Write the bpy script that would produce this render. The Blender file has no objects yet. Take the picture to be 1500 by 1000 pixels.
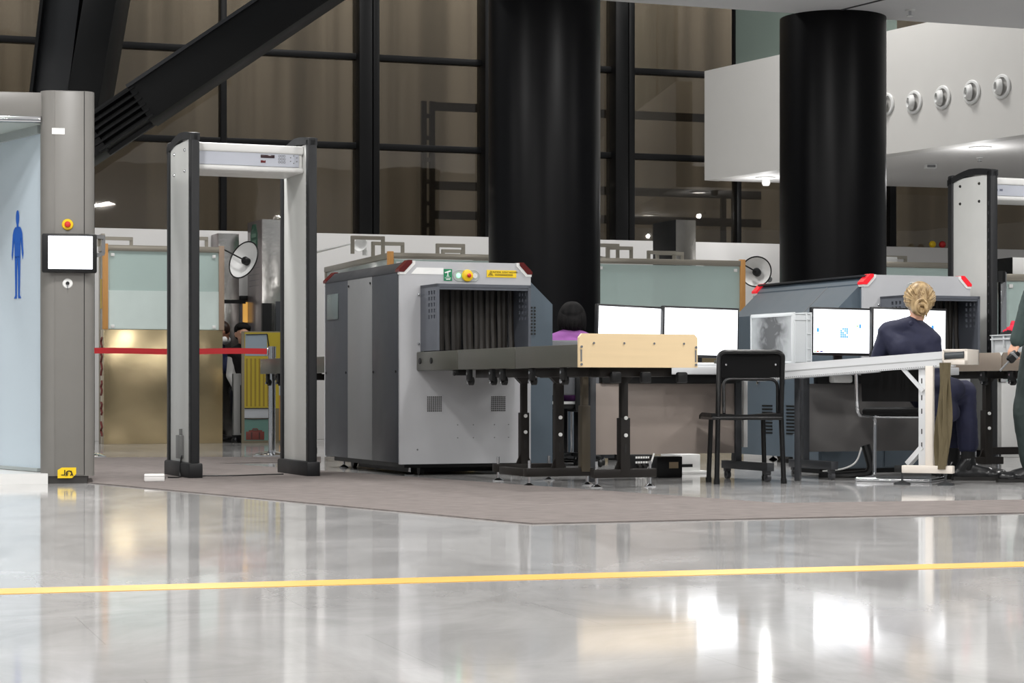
import bpy, bmesh, math, random
from mathutils import Vector, Matrix, Euler, noise as mnoise
random.seed(7)
SC = bpy.context.scene
COL = SC.collection
R = math.radians
F, YH, CH = 3100.0, 567.0, 0.577        # focal length (px), horizon row, camera height (m)
TH = 22.0                               # rotation of the security lane

def G(px, py, z=0.0):
    """point of the horizontal plane at height z seen at a pixel of the photograph"""
    Y = (CH - z) * F / (py - YH)
    return Vector(((px - 750) / F * Y, Y, z))
def D(px, py, Y):
    """point at distance Y seen at a pixel of the photograph"""
    return Vector(((px - 750) / F * Y, Y, CH - (py - YH) * Y / F))

# ------------------------------------------------------------------ materials
def lin(c):
    c = c / 255.0
    return c / 12.92 if c <= 0.04045 else ((c + 0.055) / 1.055) ** 2.4
def rgb(c): return (lin(c[0]), lin(c[1]), lin(c[2]), 1.0)
MATS = {}
def mat(name, col, rough=0.5, metal=0.0, spec=0.5, var=0.06, scale=6.0, bump=0.0, bscale=60.0,
        emit=None, estr=0.0, coat=0.0, stretch=(1, 1, 1), alpha=1.0, rvar=0.08):
    if name in MATS: return MATS[name]
    m = bpy.data.materials.new(name); m.use_nodes = True
    nt = m.node_tree; N = nt.nodes; L = nt.links
    b = N['Principled BSDF']
    tc = N.new('ShaderNodeTexCoord'); mp = N.new('ShaderNodeMapping')
    mp.inputs['Scale'].default_value = stretch
    L.new(tc.outputs['Object'], mp.inputs['Vector'])
    nz = N.new('ShaderNodeTexNoise'); nz.inputs['Scale'].default_value = scale; nz.inputs['Detail'].default_value = 4
    L.new(mp.outputs['Vector'], nz.inputs['Vector'])
    mx = N.new('ShaderNodeMix'); mx.data_type = 'RGBA'
    c = rgb(col)
    mx.inputs['A'].default_value = tuple(min(1, x * (1 - var)) for x in c[:3]) + (1,)
    mx.inputs['B'].default_value = tuple(min(1, x * (1 + var)) for x in c[:3]) + (1,)
    L.new(nz.outputs['Fac'], mx.inputs['Factor'])
    L.new(mx.outputs['Result'], b.inputs['Base Color'])
    mr = N.new('ShaderNodeMapRange')
    mr.inputs['To Min'].default_value = max(0.02, rough - rvar); mr.inputs['To Max'].default_value = min(1, rough + rvar)
    L.new(nz.outputs['Fac'], mr.inputs['Value']); L.new(mr.outputs['Result'], b.inputs['Roughness'])
    b.inputs['Metallic'].default_value = metal
    b.inputs['Specular IOR Level'].default_value = spec
    b.inputs['Coat Weight'].default_value = coat
    b.inputs['Alpha'].default_value = alpha
    if bump:
        n2 = N.new('ShaderNodeTexNoise'); n2.inputs['Scale'].default_value = bscale; n2.inputs['Detail'].default_value = 3
        L.new(mp.outputs['Vector'], n2.inputs['Vector'])
        bp = N.new('ShaderNodeBump'); bp.inputs['Strength'].default_value = bump; bp.inputs['Distance'].default_value = 0.01
        L.new(n2.outputs['Fac'], bp.inputs['Height']); L.new(bp.outputs['Normal'], b.inputs['Normal'])
    if emit:
        b.inputs['Emission Color'].default_value = rgb(emit); b.inputs['Emission Strength'].default_value = estr
    MATS[name] = m
    return m

def glass_mat(name, tint, body, body_w, gloss, ior=1.5):
    """pane: part see-through, part milky, part mirror"""
    if name in MATS: return MATS[name]
    m = bpy.data.materials.new(name); m.use_nodes = True
    nt = m.node_tree; N = nt.nodes; L = nt.links
    N.remove(N['Principled BSDF']); out = N['Material Output']
    tr = N.new('ShaderNodeBsdfTransparent'); tr.inputs['Color'].default_value = rgb(tint)
    df = N.new('ShaderNodeBsdfDiffuse')
    tc = N.new('ShaderNodeTexCoord'); nz = N.new('ShaderNodeTexNoise'); nz.inputs['Scale'].default_value = 2.0
    L.new(tc.outputs['Object'], nz.inputs['Vector'])
    mxc = N.new('ShaderNodeMix'); mxc.data_type = 'RGBA'
    c = rgb(body); mxc.inputs['A'].default_value = tuple(x * .93 for x in c[:3]) + (1,); mxc.inputs['B'].default_value = tuple(min(1, x * 1.05) for x in c[:3]) + (1,)
    L.new(nz.outputs['Fac'], mxc.inputs['Factor']); L.new(mxc.outputs['Result'], df.inputs['Color'])
    gl = N.new('ShaderNodeBsdfGlossy'); gl.inputs['Roughness'].default_value = 0.02
    bp = N.new('ShaderNodeBump'); bp.inputs['Strength'].default_value = 0.05; bp.inputs['Distance'].default_value = 0.02
    L.new(nz.outputs['Fac'], bp.inputs['Height']); L.new(bp.outputs['Normal'], gl.inputs['Normal'])
    m1 = N.new('ShaderNodeMixShader'); m1.inputs[0].default_value = body_w
    L.new(tr.outputs[0], m1.inputs[1]); L.new(df.outputs[0], m1.inputs[2])
    fr = N.new('ShaderNodeFresnel'); fr.inputs['IOR'].default_value = ior
    ad = N.new('ShaderNodeMath'); ad.operation = 'MULTIPLY'; ad.inputs[1].default_value = gloss; ad.use_clamp = True
    L.new(fr.outputs[0], ad.inputs[0])
    m2 = N.new('ShaderNodeMixShader'); L.new(ad.outputs[0], m2.inputs[0])
    L.new(m1.outputs[0], m2.inputs[1]); L.new(gl.outputs[0], m2.inputs[2])
    L.new(m2.outputs[0], out.inputs['Surface'])
    MATS[name] = m
    return m

# ------------------------------------------------------------------ mesh builder
class B:
    def __init__(s): s.bm = bmesh.new()
    def _add(s, t, M=None):
        if M is not None: t.transform(M)
        bmesh.ops.recalc_face_normals(t, faces=t.faces[:])
        me = bpy.data.meshes.new('tmp'); t.to_mesh(me); t.free()
        s.bm.from_mesh(me); bpy.data.meshes.remove(me)
        return s
    def box(s, x0, x1, y0, y1, z0, z1, bev=0.0, seg=2, M=None):
        if x0 > x1: x0, x1 = x1, x0
        if y0 > y1: y0, y1 = y1, y0
        if z0 > z1: z0, z1 = z1, z0
        t = bmesh.new(); bmesh.ops.create_cube(t, size=1)
        bmesh.ops.scale(t, vec=(x1 - x0, y1 - y0, z1 - z0), verts=t.verts[:])
        bmesh.ops.translate(t, vec=((x0 + x1) / 2, (y0 + y1) / 2, (z0 + z1) / 2), verts=t.verts[:])
        if bev:
            bev = min(bev, .49 * min(x1 - x0, y1 - y0, z1 - z0))
            bmesh.ops.bevel(t, geom=t.edges[:], offset=bev, segments=seg, affect='EDGES', profile=.5)
        return s._add(t, M)
    def bar(s, p0, p1, w, h, bev=0.0, up=(0, 0, 1)):
        """square bar between two points, w across, h along 'up'"""
        p0, p1 = Vector(p0), Vector(p1); d = p1 - p0; L = d.length; d.normalize()
        u = Vector(up)
        x = d.cross(u)
        if x.length < 1e-4: x = d.cross(Vector((0, 1, 0)))
        x.normalize(); z = x.cross(d)
        M = Matrix(((x.x, d.x, z.x, p0.x), (x.y, d.y, z.y, p0.y), (x.z, d.z, z.z, p0.z), (0, 0, 0, 1)))
        return s.box(-w / 2, w / 2, 0, L, -h / 2, h / 2, bev, 2, M)
    def cyl(s, p0, p1, r0, r1=None, n=18):
        p0, p1 = Vector(p0), Vector(p1); d = p1 - p0
        t = bmesh.new()
        bmesh.ops.create_cone(t, cap_ends=True, cap_tris=False, segments=n, radius1=r0, radius2=r0 if r1 is None else r1, depth=d.length)
        q = Vector((0, 0, 1)).rotation_difference(d.normalized())
        return s._add(t, Matrix.Translation((p0 + p1) / 2) @ q.to_matrix().to_4x4())
    def ell(s, c, r, rot=None, seg=20):
        t = bmesh.new(); bmesh.ops.create_uvsphere(t, u_segments=seg, v_segments=max(8, seg * 2 // 3), radius=1)
        if not hasattr(r, '__len__'): r = (r, r, r)
        M = Matrix.Translation(Vector(c))
        if rot is not None: M = M @ (rot.to_4x4() if isinstance(rot, Matrix) else Euler(rot).to_matrix().to_4x4())
        return s._add(t, M @ Matrix.Diagonal((r[0], r[1], r[2], 1)))
    def cap(s, p0, p1, r0, r1, n=16):
        s.cyl(p0, p1, r0, r1, n); s.ell(p0, r0, seg=n); return s.ell(p1, r1, seg=n)
    def prism(s, pts, vec):
        t = bmesh.new(); vs = [t.verts.new(Vector(p)) for p in pts]
        f = t.faces.new(vs)
        r = bmesh.ops.extrude_face_region(t, geom=[f])
        bmesh.ops.translate(t, vec=Vector(vec), verts=[g for g in r['geom'] if isinstance(g, bmesh.types.BMVert)])
        return s._add(t)
    def lathe(s, prof, M=None, n=32):
        """profile of (r, z) about z"""
        t = bmesh.new(); rings = []
        for r, z in prof:
            if r < 1e-6: rings.append([t.verts.new((0, 0, z))])
            else: rings.append([t.verts.new((r * math.cos(2 * math.pi * k / n), r * math.sin(2 * math.pi * k / n), z)) for k in range(n)])
        for a, b in zip(rings, rings[1:]):
            for k in range(n):
                k2 = (k + 1) % n
                if len(a) == 1 and len(b) == 1: continue
                if len(a) == 1: t.faces.new((a[0], b[k], b[k2]))
                elif len(b) == 1: t.faces.new((a[k], a[k2], b[0]))
                else: t.faces.new((a[k], a[k2], b[k2], b[k]))
        return s._add(t, M)
    def tube(s, pts, r, n=10, closed=False, rr=None):
        pts = [Vector(p) for p in pts]; t = bmesh.new(); rings = []
        m = len(pts); prev = None
        for i, p in enumerate(pts):
            if closed: d = pts[(i + 1) % m] - pts[i - 1]
            else: d = pts[min(i + 1, m - 1)] - pts[max(i - 1, 0)]
            d.normalize()
            if prev is None:
                x = d.cross(Vector((0, 0, 1)))
                if x.length < 1e-3: x = d.cross(Vector((0, 1, 0)))
            else: x = prev - d * prev.dot(d)
            x.normalize(); prev = x; y = d.cross(x)
            q = r if rr is None else rr[i]
            rings.append([t.verts.new(p + (x * math.cos(2 * math.pi * k / n) + y * math.sin(2 * math.pi * k / n)) * q) for k in range(n)])
        rng = range(m) if closed else range(m - 1)
        for i in rng:
            a, b = rings[i], rings[(i + 1) % m]
            for k in range(n): t.faces.new((a[k], a[(k + 1) % n], b[(k + 1) % n], b[k]))
        if not closed: t.faces.new(rings[0]); t.faces.new(rings[-1])
        return s._add(t)
    def ribbon(s, rows, thick):
        """thick sheet through rows of points"""
        t = bmesh.new(); g = [[t.verts.new(Vector(p)) for p in r] for r in rows]; fs = []
        for a, b in zip(g, g[1:]):
            for k in range(len(a) - 1): fs.append(t.faces.new((a[k], a[k + 1], b[k + 1], b[k])))
        bmesh.ops.recalc_face_normals(t, faces=t.faces[:])
        bmesh.ops.solidify(t, geom=fs, thickness=thick)
        return s._add(t)
    def plate(s, us, zs, hole, f):
        """cells between the breakpoints us x zs except where hole(i, j); f maps (u0,u1,z0,z1) to box args"""
        for i in range(len(us) - 1):
            for j in range(len(zs) - 1):
                if not hole(i, j): s.box(*f(us[i], us[i + 1], zs[j], zs[j + 1]))
        return s
    def text(s, body, size, M, ext=0.0006, align='CENTER'):
        cu = bpy.data.curves.new('t', 'FONT'); cu.body = body; cu.size = size; cu.extrude = ext; cu.align_x = align; cu.align_y = 'CENTER'
        o = bpy.data.objects.new('t', cu); COL.objects.link(o)
        dg = bpy.context.evaluated_depsgraph_get(); dg.update()
        me = bpy.data.meshes.new_from_object(o.evaluated_get(dg))
        me.transform(M); s.bm.from_mesh(me)
        bpy.data.objects.remove(o); bpy.data.curves.remove(cu); bpy.data.meshes.remove(me)
        return s

def rc(pts, r, n=5):
    """polyline with rounded corners"""
    pts = [Vector(p) for p in pts]; out = [pts[0]]
    for i in range(1, len(pts) - 1):
        a, b, c = pts[i - 1], pts[i], pts[i + 1]
        d0 = (a - b); d1 = (c - b); q = min(r, d0.length * .49, d1.length * .49)
        p0 = b + d0.normalized() * q; p1 = b + d1.normalized() * q
        for k in range(n + 1):
            t = k / n; out.append(p0 * (1 - t) ** 2 + b * 2 * t * (1 - t) + p1 * t * t)
    out.append(pts[-1]); return out

def obj(name, b, m, parent=None, label=None, sharp=35):
    me = bpy.data.meshes.new(name); b.bm.to_mesh(me); b.bm.free()
    me.materials.append(m)
    me.polygons.foreach_set('use_smooth', [True] * len(me.polygons))
    me.set_sharp_from_angle(angle=R(sharp))
    o = bpy.data.objects.new(name, me); COL.objects.link(o)
    if parent is not None: o.parent = parent
    if label: o['label'] = label
    return o
def thing(name, label, cat, loc=(0, 0, 0), rot=0.0, group=None):
    o = bpy.data.objects.new(name, None); COL.objects.link(o); o.empty_display_size = .1
    o.location = loc; o.rotation_euler = (0, 0, R(rot)); o['label'] = label; o['category'] = cat
    if group: o['group'] = group
    return o
def tag(o, label, cat, group=None):
    o['label'] = label; o['category'] = cat
    if group: o['group'] = group
    return o
def struct(name, b, m, loc=(0, 0, 0), rot=0.0, parent=None):
    o = obj(name, b, m, parent); o.location = loc; o.rotation_euler = (0, 0, R(rot))
    if parent is None: o['kind'] = 'structure'
    return o
def dup(root, loc, rot, label, group=None):
    r = root.copy(); COL.objects.link(r); r.location = loc; r.rotation_euler = (0, 0, R(rot)); r['label'] = label
    if group: r['group'] = group
    for ch in list(root.children):
        c = ch.copy(); COL.objects.link(c); c.parent = r
        for g in ch.children:
            d = g.copy(); COL.objects.link(d); d.parent = c
    return r
def loc_of(origin, rot, p):
    """world point -> local (u, v) of a frame at origin turned by rot"""
    d = Vector(p) - Vector(origin); c, s = math.cos(R(rot)), math.sin(R(rot))
    return d.x * c + d.y * s, -d.x * s + d.y * c
def text_front(u, v, z):
    """matrix for text standing on a front (-v) face"""
    return Matrix.Translation((u, v, z)) @ Euler((R(90), 0, 0)).to_matrix().to_4x4()

# palette
mLG = mat('light_grey_paint', (182, 183, 186), .38, bump=.04, bscale=400)
mWH = mat('white_paint', (226, 226, 224), .4)
mGATE = mat('gate_grey_white', (205, 206, 203), .4)
mCH = mat('charcoal_paint', (58, 61, 66), .42)
mMG = mat('mid_grey_paint', (112, 113, 114), .42)
mBG = mat('blue_grey_paint', (82, 94, 104), .42)
mHD = mat('hood_grey', (84, 88, 96), .42)
mBK = mat('black_plastic', (16, 17, 18), .45, spec=.35)
mBKG = mat('black_gloss_metal', (9, 9, 10), .32, spec=.4)
mCUR = mat('lead_curtain_rubber', (42, 38, 34), .6, var=.25, scale=14, stretch=(3, 3, .4))
mSTL = mat('brushed_steel_dark', (112, 112, 104), .34, metal=.75, stretch=(1, 1, 14), scale=30, var=.12)
mFRM = mat('black_brown_frame', (27, 23, 20), .45, spec=.35)
mCHR = mat('chrome', (205, 207, 210), .12, metal=1.0, rvar=.04)
mBEI = mat('beige_panel', (224, 200, 160), .36, stretch=(.3, 1, 6), scale=8, var=.05)
mRED = mat('dark_red_lens', (84, 14, 14), .22)
mREDL = mat('lit_red_lens', (200, 22, 34), .3, emit=(255, 45, 60), estr=.35)
mYEL = mat('yellow_plastic', (236, 196, 14), .4)
mSTK = mat('white_sticker', (238, 238, 236), .5)
mYST = mat('yellow_sticker', (244, 206, 28), .5)
mGRN = mat('green_sticker', (20, 128, 84), .5)
mINK = mat('black_ink', (20, 18, 16), .6)
mGL = mat('green_lamp', (150, 235, 170), .3, emit=(140, 255, 170), estr=1.6)
mREDP = mat('red_plastic', (200, 44, 34), .4)
mSCR = mat('lit_white_screen', (240, 244, 250), .3, emit=(250, 252, 255), estr=1.35)
mALU = mat('aluminium_profile', (212, 214, 216), .34, metal=.15)
mCREAM = mat('cream_profile', (222, 214, 204), .4)
mDESK = mat('desk_grey_white', (200, 202, 204), .42)
mTOTE = mat('grey_tote_plastic', (196, 200, 202), .45)
# ================================================================== SETTING
def floor_mat():
    m = bpy.data.materials.new('polished_stone_floor'); m.use_nodes = True
    N = m.node_tree.nodes; L = m.node_tree.links; b = N['Principled BSDF']
    tc = N.new('ShaderNodeTexCoord'); mp = N.new('ShaderNodeMapping'); mp.inputs['Rotation'].default_value = (0, 0, R(18)); mp.inputs['Scale'].default_value = (1, .55, 1)
    L.new(tc.outputs['Object'], mp.inputs['Vector'])
    n1 = N.new('ShaderNodeTexNoise'); n1.inputs['Scale'].default_value = 1.6; n1.inputs['Detail'].default_value = 8; n1.inputs['Roughness'].default_value = .62; n1.inputs['Distortion'].default_value = 1.1
    L.new(mp.outputs['Vector'], n1.inputs['Vector'])
    cr = N.new('ShaderNodeValToRGB'); e = cr.color_ramp
    e.elements[0].position = .3; e.elements[0].color = rgb((164, 163, 162)); e.elements[1].position = .72; e.elements[1].color = rgb((208, 207, 206))
    L.new(n1.outputs['Fac'], cr.inputs['Fac'])
    # slab joints
    br = N.new('ShaderNodeTexBrick'); br.inputs['Scale'].default_value = 1.0; br.inputs['Brick Width'].default_value = 1.2; br.inputs['Row Height'].default_value = .6
    br.inputs['Mortar Size'].default_value = .0018; br.offset = .5
    br.inputs['Color1'].default_value = (1, 1, 1, 1); br.inputs['Color2'].default_value = (.97, .97, .97, 1); br.inputs['Mortar'].default_value = (.86, .86, .86, 1)
    mp2 = N.new('ShaderNodeMapping'); mp2.inputs['Rotation'].default_value = (0, 0, R(-18)); L.new(tc.outputs['Object'], mp2.inputs['Vector']); L.new(mp2.outputs['Vector'], br.inputs['Vector'])
    mx = N.new('ShaderNodeMix'); mx.data_type = 'RGBA'; mx.blend_type = 'MULTIPLY'; mx.inputs['Factor'].default_value = 1
    L.new(cr.outputs['Color'], mx.inputs['A']); L.new(br.outputs['Color'], mx.inputs['B']); L.new(mx.outputs['Result'], b.inputs['Base Color'])
    n2 = N.new('ShaderNodeTexNoise'); n2.inputs['Scale'].default_value = 5; n2.inputs['Detail'].default_value = 5; L.new(mp.outputs['Vector'], n2.inputs['Vector'])
    mr = N.new('ShaderNodeMapRange'); mr.inputs['To Min'].default_value = .03; mr.inputs['To Max'].default_value = .12
    L.new(n2.outputs['Fac'], mr.inputs['Value']); L.new(mr.outputs['Result'], b.inputs['Roughness'])
    bp = N.new('ShaderNodeBump'); b.inputs['Specular IOR Level'].default_value = .42; bp.inputs['Strength'].default_value = .02; bp.inputs['Distance'].default_value = .01
    n3 = N.new('ShaderNodeTexNoise'); n3.inputs['Scale'].default_value = 3; n3.inputs['Detail'].default_value = 2; L.new(mp.outputs['Vector'], n3.inputs['Vector'])
    L.new(n3.outputs['Fac'], bp.inputs['Height']); L.new(bp.outputs['Normal'], b.inputs['Normal'])
    return m
struct('floor', B().box(-14, 14, -4, 34, -.2, 0), floor_mat())

# carpet: L-shaped mat round the lane, built as flat pieces of one mesh
mCARP = mat('taupe_carpet', (126, 119, 116), .95, spec=.1, var=.42, scale=9, bump=.5, bscale=320, stretch=(1, 2.5, 1))
o1, o2, o3 = G(112, 706), G(780, 768), G(1500, 752)
i1, i2, i3 = G(320, 679), G(1140, 738), G(1500, 733)
ext = lambda a, b, t: a + (b - a) * t
o3x = ext(o2, o3, 1.5); i3x = ext(i2, i3, 2.6)
bL, bR = G(60, 671), G(470, 669.5)
poly = [o1, o2, o3x, i3x, i2, i1, G(430, 677.5), G(470, 677), bR, bL]
b = B(); b.prism([Vector((p.x, p.y, 0.0)) for p in poly], (0, 0, .006))
tag(obj('carpet', b, mCARP), 'taupe carpet runner bent round the security lane on the polished floor', 'carpet')
# yellow floor line
mYLN = mat('yellow_floor_tape', (226, 174, 80), .4)
a0, a1 = G(-60, 868), G(1600, 823.5)
d = (a1 - a0); nrm = Vector((-d.y, d.x, 0)).normalized() * .082
tag(obj('floor_line', B().prism([a0 - nrm, a1 - nrm, a1 + nrm, a0 + nrm], (0, 0, .0015)), mYLN), 'long yellow tape line across the polished floor in the foreground', 'floor marking')

# ---- glazed facade
TF = 18.5; F0 = Vector((0, 24.5, 0)); cf, sf = math.cos(R(TF)), math.sin(R(TF))
def uf(px):
    k = (px - 750) / F
    return k * F0.y / (cf - k * sf)
mMUL = mat('black_mullion', (8, 8, 9), .45, spec=.25)
mPANE = glass_mat('night_glass', (205, 198, 186), (70, 64, 56), .12, 1.3, 1.5)
edges = [-330, 326, 537, 709, 905, 1079, 1304, 1530, 1900]
for n, (a, c) in enumerate(zip(edges, edges[1:])):
    struct('window_%d' % (n + 1), B().box(uf(a), uf(c), -.008, .008, 2.1, 7.4), mPANE, F0, TF)
n = 1
for px, w in ((326, .07), (1079, .06), (1304, .09), (1530, .08)):
    struct('trim_%d' % n, B().box(uf(px) - w / 2, uf(px) + w / 2, -.08, .08, 0, 7.4, .008), mMUL, F0, TF); n += 1
for px0, px1 in ((520, 551), (703, 717), (893, 923)):
    u0, u1 = uf(px0), uf(px1); w = u1 - u0
    bb = B().box(u0, u0 + w * .62, -.2, .12, 0, 7.4, .01).box(u0 + w * .62, u0 + w * .7, -.1, .12, 0, 7.4).box(u0 + w * .7, u1, -.16, .12, 0, 7.4, .01)
    struct('trim_%d' % n, bb, mMUL, F0, TF); n += 1
for z in (3.30, 4.305, 5.36, 6.4):
    struct('trim_%d' % n, B().box(uf(-330), uf(1900), -.06, .06, z - .035, z + .035, .006), mMUL, F0, TF); n += 1
mWALL = mat('white_wall', (226, 224, 222), .6, var=.02)
struct('wall_back', B().box(uf(-330), uf(1900), -.32, -.22, 0, 2.285, .004), mWALL, F0, TF)

# behind the glass: added backdrop painted with reflection streaks, and a scaffold
def reflection_stripes():
    m = bpy.data.materials.new('painted_reflection_streaks'); m.use_nodes = True
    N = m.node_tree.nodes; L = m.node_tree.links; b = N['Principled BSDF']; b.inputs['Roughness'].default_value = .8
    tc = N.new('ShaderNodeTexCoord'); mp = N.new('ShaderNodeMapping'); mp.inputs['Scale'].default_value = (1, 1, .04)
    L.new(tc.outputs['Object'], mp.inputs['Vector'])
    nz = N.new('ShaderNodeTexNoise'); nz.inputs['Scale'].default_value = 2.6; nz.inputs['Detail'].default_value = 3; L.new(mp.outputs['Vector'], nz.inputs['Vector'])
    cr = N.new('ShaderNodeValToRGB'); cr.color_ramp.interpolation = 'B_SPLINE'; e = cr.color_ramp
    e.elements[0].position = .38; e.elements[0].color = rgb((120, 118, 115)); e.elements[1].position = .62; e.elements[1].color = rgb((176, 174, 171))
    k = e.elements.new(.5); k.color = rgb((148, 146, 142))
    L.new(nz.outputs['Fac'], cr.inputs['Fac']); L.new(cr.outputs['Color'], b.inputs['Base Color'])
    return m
struct('wall_reflection_backdrop', B().box(uf(-700), uf(2300), 1.9, 2.0, 0, 8), reflection_stripes(), F0, TF)
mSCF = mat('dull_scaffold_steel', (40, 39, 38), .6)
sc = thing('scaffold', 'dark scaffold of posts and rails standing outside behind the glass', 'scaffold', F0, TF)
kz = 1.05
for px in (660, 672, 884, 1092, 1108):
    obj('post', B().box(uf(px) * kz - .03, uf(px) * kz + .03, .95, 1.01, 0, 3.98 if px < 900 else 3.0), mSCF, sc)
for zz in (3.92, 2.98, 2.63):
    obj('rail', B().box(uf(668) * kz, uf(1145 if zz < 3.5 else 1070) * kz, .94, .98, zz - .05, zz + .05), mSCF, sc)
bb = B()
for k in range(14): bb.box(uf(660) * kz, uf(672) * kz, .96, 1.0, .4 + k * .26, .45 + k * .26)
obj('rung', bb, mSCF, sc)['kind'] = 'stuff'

# ---- soffit over the hall
mCEIL = mat('grey_soffit', (222, 222, 223), .7, var=.02)
e1, e2 = Vector((.673, 17.4)), Vector((4.55, 18.8)); de = (e2 - e1).normalized()
eL, eR = e1 - de * 16, e2 + de * 9
SZ = 3.76
struct('ceiling', B().prism([(eL.x, eL.y, SZ), (eR.x, eR.y, SZ), (eR.x, -3.5, SZ), (eL.x, -3.5, SZ)], (0, 0, .35)), mCEIL)
s0, s1 = D(1196, 23, 17.98), D(1300, -4, 1.0)
p0, p1 = G(1198, 22.5, SZ), G(1290, 0, SZ); dd = (p1 - p0)
p1 = p0 + dd * 4
nr = Vector((-dd.y, dd.x, 0)).normalized() * .012
tt = B().prism([p0 - nr, p1 - nr, p1 + nr, p0 + nr], (0, 0, -.006))
struct('trim_%d' % n, tt, mat('dark_joint', (60, 60, 62), .7)); n += 1
p = G(1333, 14, SZ)
sp = thing('sprinkler', 'small metal sprinkler head under the soffit at the top right', 'sprinkler', (p.x, p.y, SZ), 0)
obj('base', B().cyl((0, 0, 0), (0, 0, -.012), .04), mWH, sp)
obj('head', B().cyl((0, 0, -.012), (0, 0, -.05), .012).cyl((0, 0, -.05), (0, 0, -.055), .028), mCHR, sp)
# hall side and rear walls (out of the picture, they close the room)

# ---- round columns
mCOL = mat('black_column_paint', (4, 4, 6), .36, var=.15, scale=1.2, stretch=(1, 1, .5), spec=.14, rvar=.08)
def column(px, Y, label, zt):
    x = (px - 750) / F * Y
    t = thing('column', label, 'column', (x, Y, 0), 0)
    obj('shaft', B().lathe([(.001, 0), (.457, 0), (.457, zt), (.001, zt)], n=96), mCOL, t)
    obj('base_collar', B().lathe([(.458, 0), (.472, 0), (.472, .1), (.458, .1)], n=64), mBK, t)
    return t
column(797.5, 17.3, 'broad round black column left of centre behind the first scanner', SZ)
column(1220, 18.3, 'round black column rising to the soffit between the two pairs of screens and balcony', SZ)

# ---- balcony
ZB, ZT = 3.0, 4.28
def bal(px, z0=ZB):
    """point of the balcony wall line at a pixel column"""
    A = Vector((282 / F * 24.8, 24.8)); C = Vector((750 / F * 20.3, 20.3)); d_ = C - A
    k = (px - 750) / F
    t_ = (k * A.y - A.x) / (d_.x - k * d_.y)
    return A + d_ * t_
A = bal(1032); C = bal(1500); dv = (C - A).normalized(); Cx = C + dv * 1.6; nin = Vector((dv.y, -dv.x))
nin = -nin if nin.x < 0 else nin
A2 = A + Vector((cf, sf)) * 7.0; 
struct('wall_balcony', B().prism([(A.x, A.y, ZB), (Cx.x, Cx.y, ZB), (Cx.x + nin.x * .2, Cx.y + nin.y * .2, ZB), (A.x + nin.x * .2, A.y + nin.y * .2, ZB)], (0, 0, ZT - ZB)), mat('balcony_white', (216, 214, 210), .6, var=.02))
Cy = Cx + nin * 5
struct('ceiling_balcony', B().prism([(A.x + nin.x * .2, A.y + nin.y * .2, ZB + .004), (Cx.x + nin.x * .2, Cx.y + nin.y * .2, ZB + .004), (Cy.x, Cy.y, ZB + .004), (A2.x + 1, A2.y, ZB + .004), (A2.x, A2.y - .15, ZB + .004)], (0, 0, .25)), mat('balcony_soffit', (232, 230, 228), .6, var=.02))
# green glass above the parapet
q0, q1 = bal(1068), bal(1180)
gr = thing('glass_railing', 'tall green tinted glass screen standing on the balcony wall', 'glass screen', (q0.x, q0.y, ZT), math.degrees(math.atan2((q1 - q0).y, (q1 - q0).x)))
LN = (q1 - q0).length
obj('pane', B().box(0, LN * 2, .08, .09, 0, 1.3), glass_mat('green_glass', (150, 164, 156), (132, 146, 138), .75, 1.0), gr)
obj('frame_post', B().box(-.03, .02, .06, .11, 0, 1.3), mMUL, gr)
obj('frame_post', B().box(LN * .85, LN * .87, .06, .11, 0, 1.3), mMUL, gr)
# air nozzles
def nozzle():
    t = thing('air_nozzle', '', 'air nozzle', (0, 0, 0), 0, 'jet air nozzles in a row on the balcony wall')
    M = Euler((R(90), 0, 0)).to_matrix().to_4x4()
    obj('flange', B().lathe([(.088, .002), (.118, .002), (.122, .01), (.112, .02), (.092, .022), (.088, .012), (.088, .002)], M, 40), mWH, t)
    M2 = Matrix.Translation((-.01, -.012, -.0)) @ Euler((R(90), 0, R(-25))).to_matrix().to_4x4()
    obj('eyeball', B().lathe([(.08, .006), (.076, .03), (.06, .05), (.048, .056), (.046, .05), (.044, .012), (.04, .01)], M2, 36), mWH, t)
    obj('throat', B().lathe([(.001, .014), (.045, .014), (.045, .01), (.001, .01)], M2, 30), mat('throat_grey', (96, 96, 92), .7), t)
    return t
nz0 = None
ang = math.degrees(math.atan2(dv.y, dv.x))
for px, py, lb in ((1468, 127, 'white round air nozzle on the balcony wall, rightmost of the row'), (1424, 135, 'white round air nozzle, second from the right in the balcony row'),
                   (1381, 143, 'white round air nozzle in the middle of the row of five'), (1339.5, 150, 'white round air nozzle, second from the column in the balcony row'),
                   (1299, 153, 'white round air nozzle half hidden by the black column')):
    q = bal(px); z = CH - (py - YH) * q.y / F
    if nz0 is None:
        nz0 = nozzle(); t = nz0; t['label'] = lb
        t.location = (q.x, q.y, z); t.rotation_euler = (0, 0, R(ang))
    else: dup(nz0, (q.x, q.y, z), ang, lb)
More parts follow.
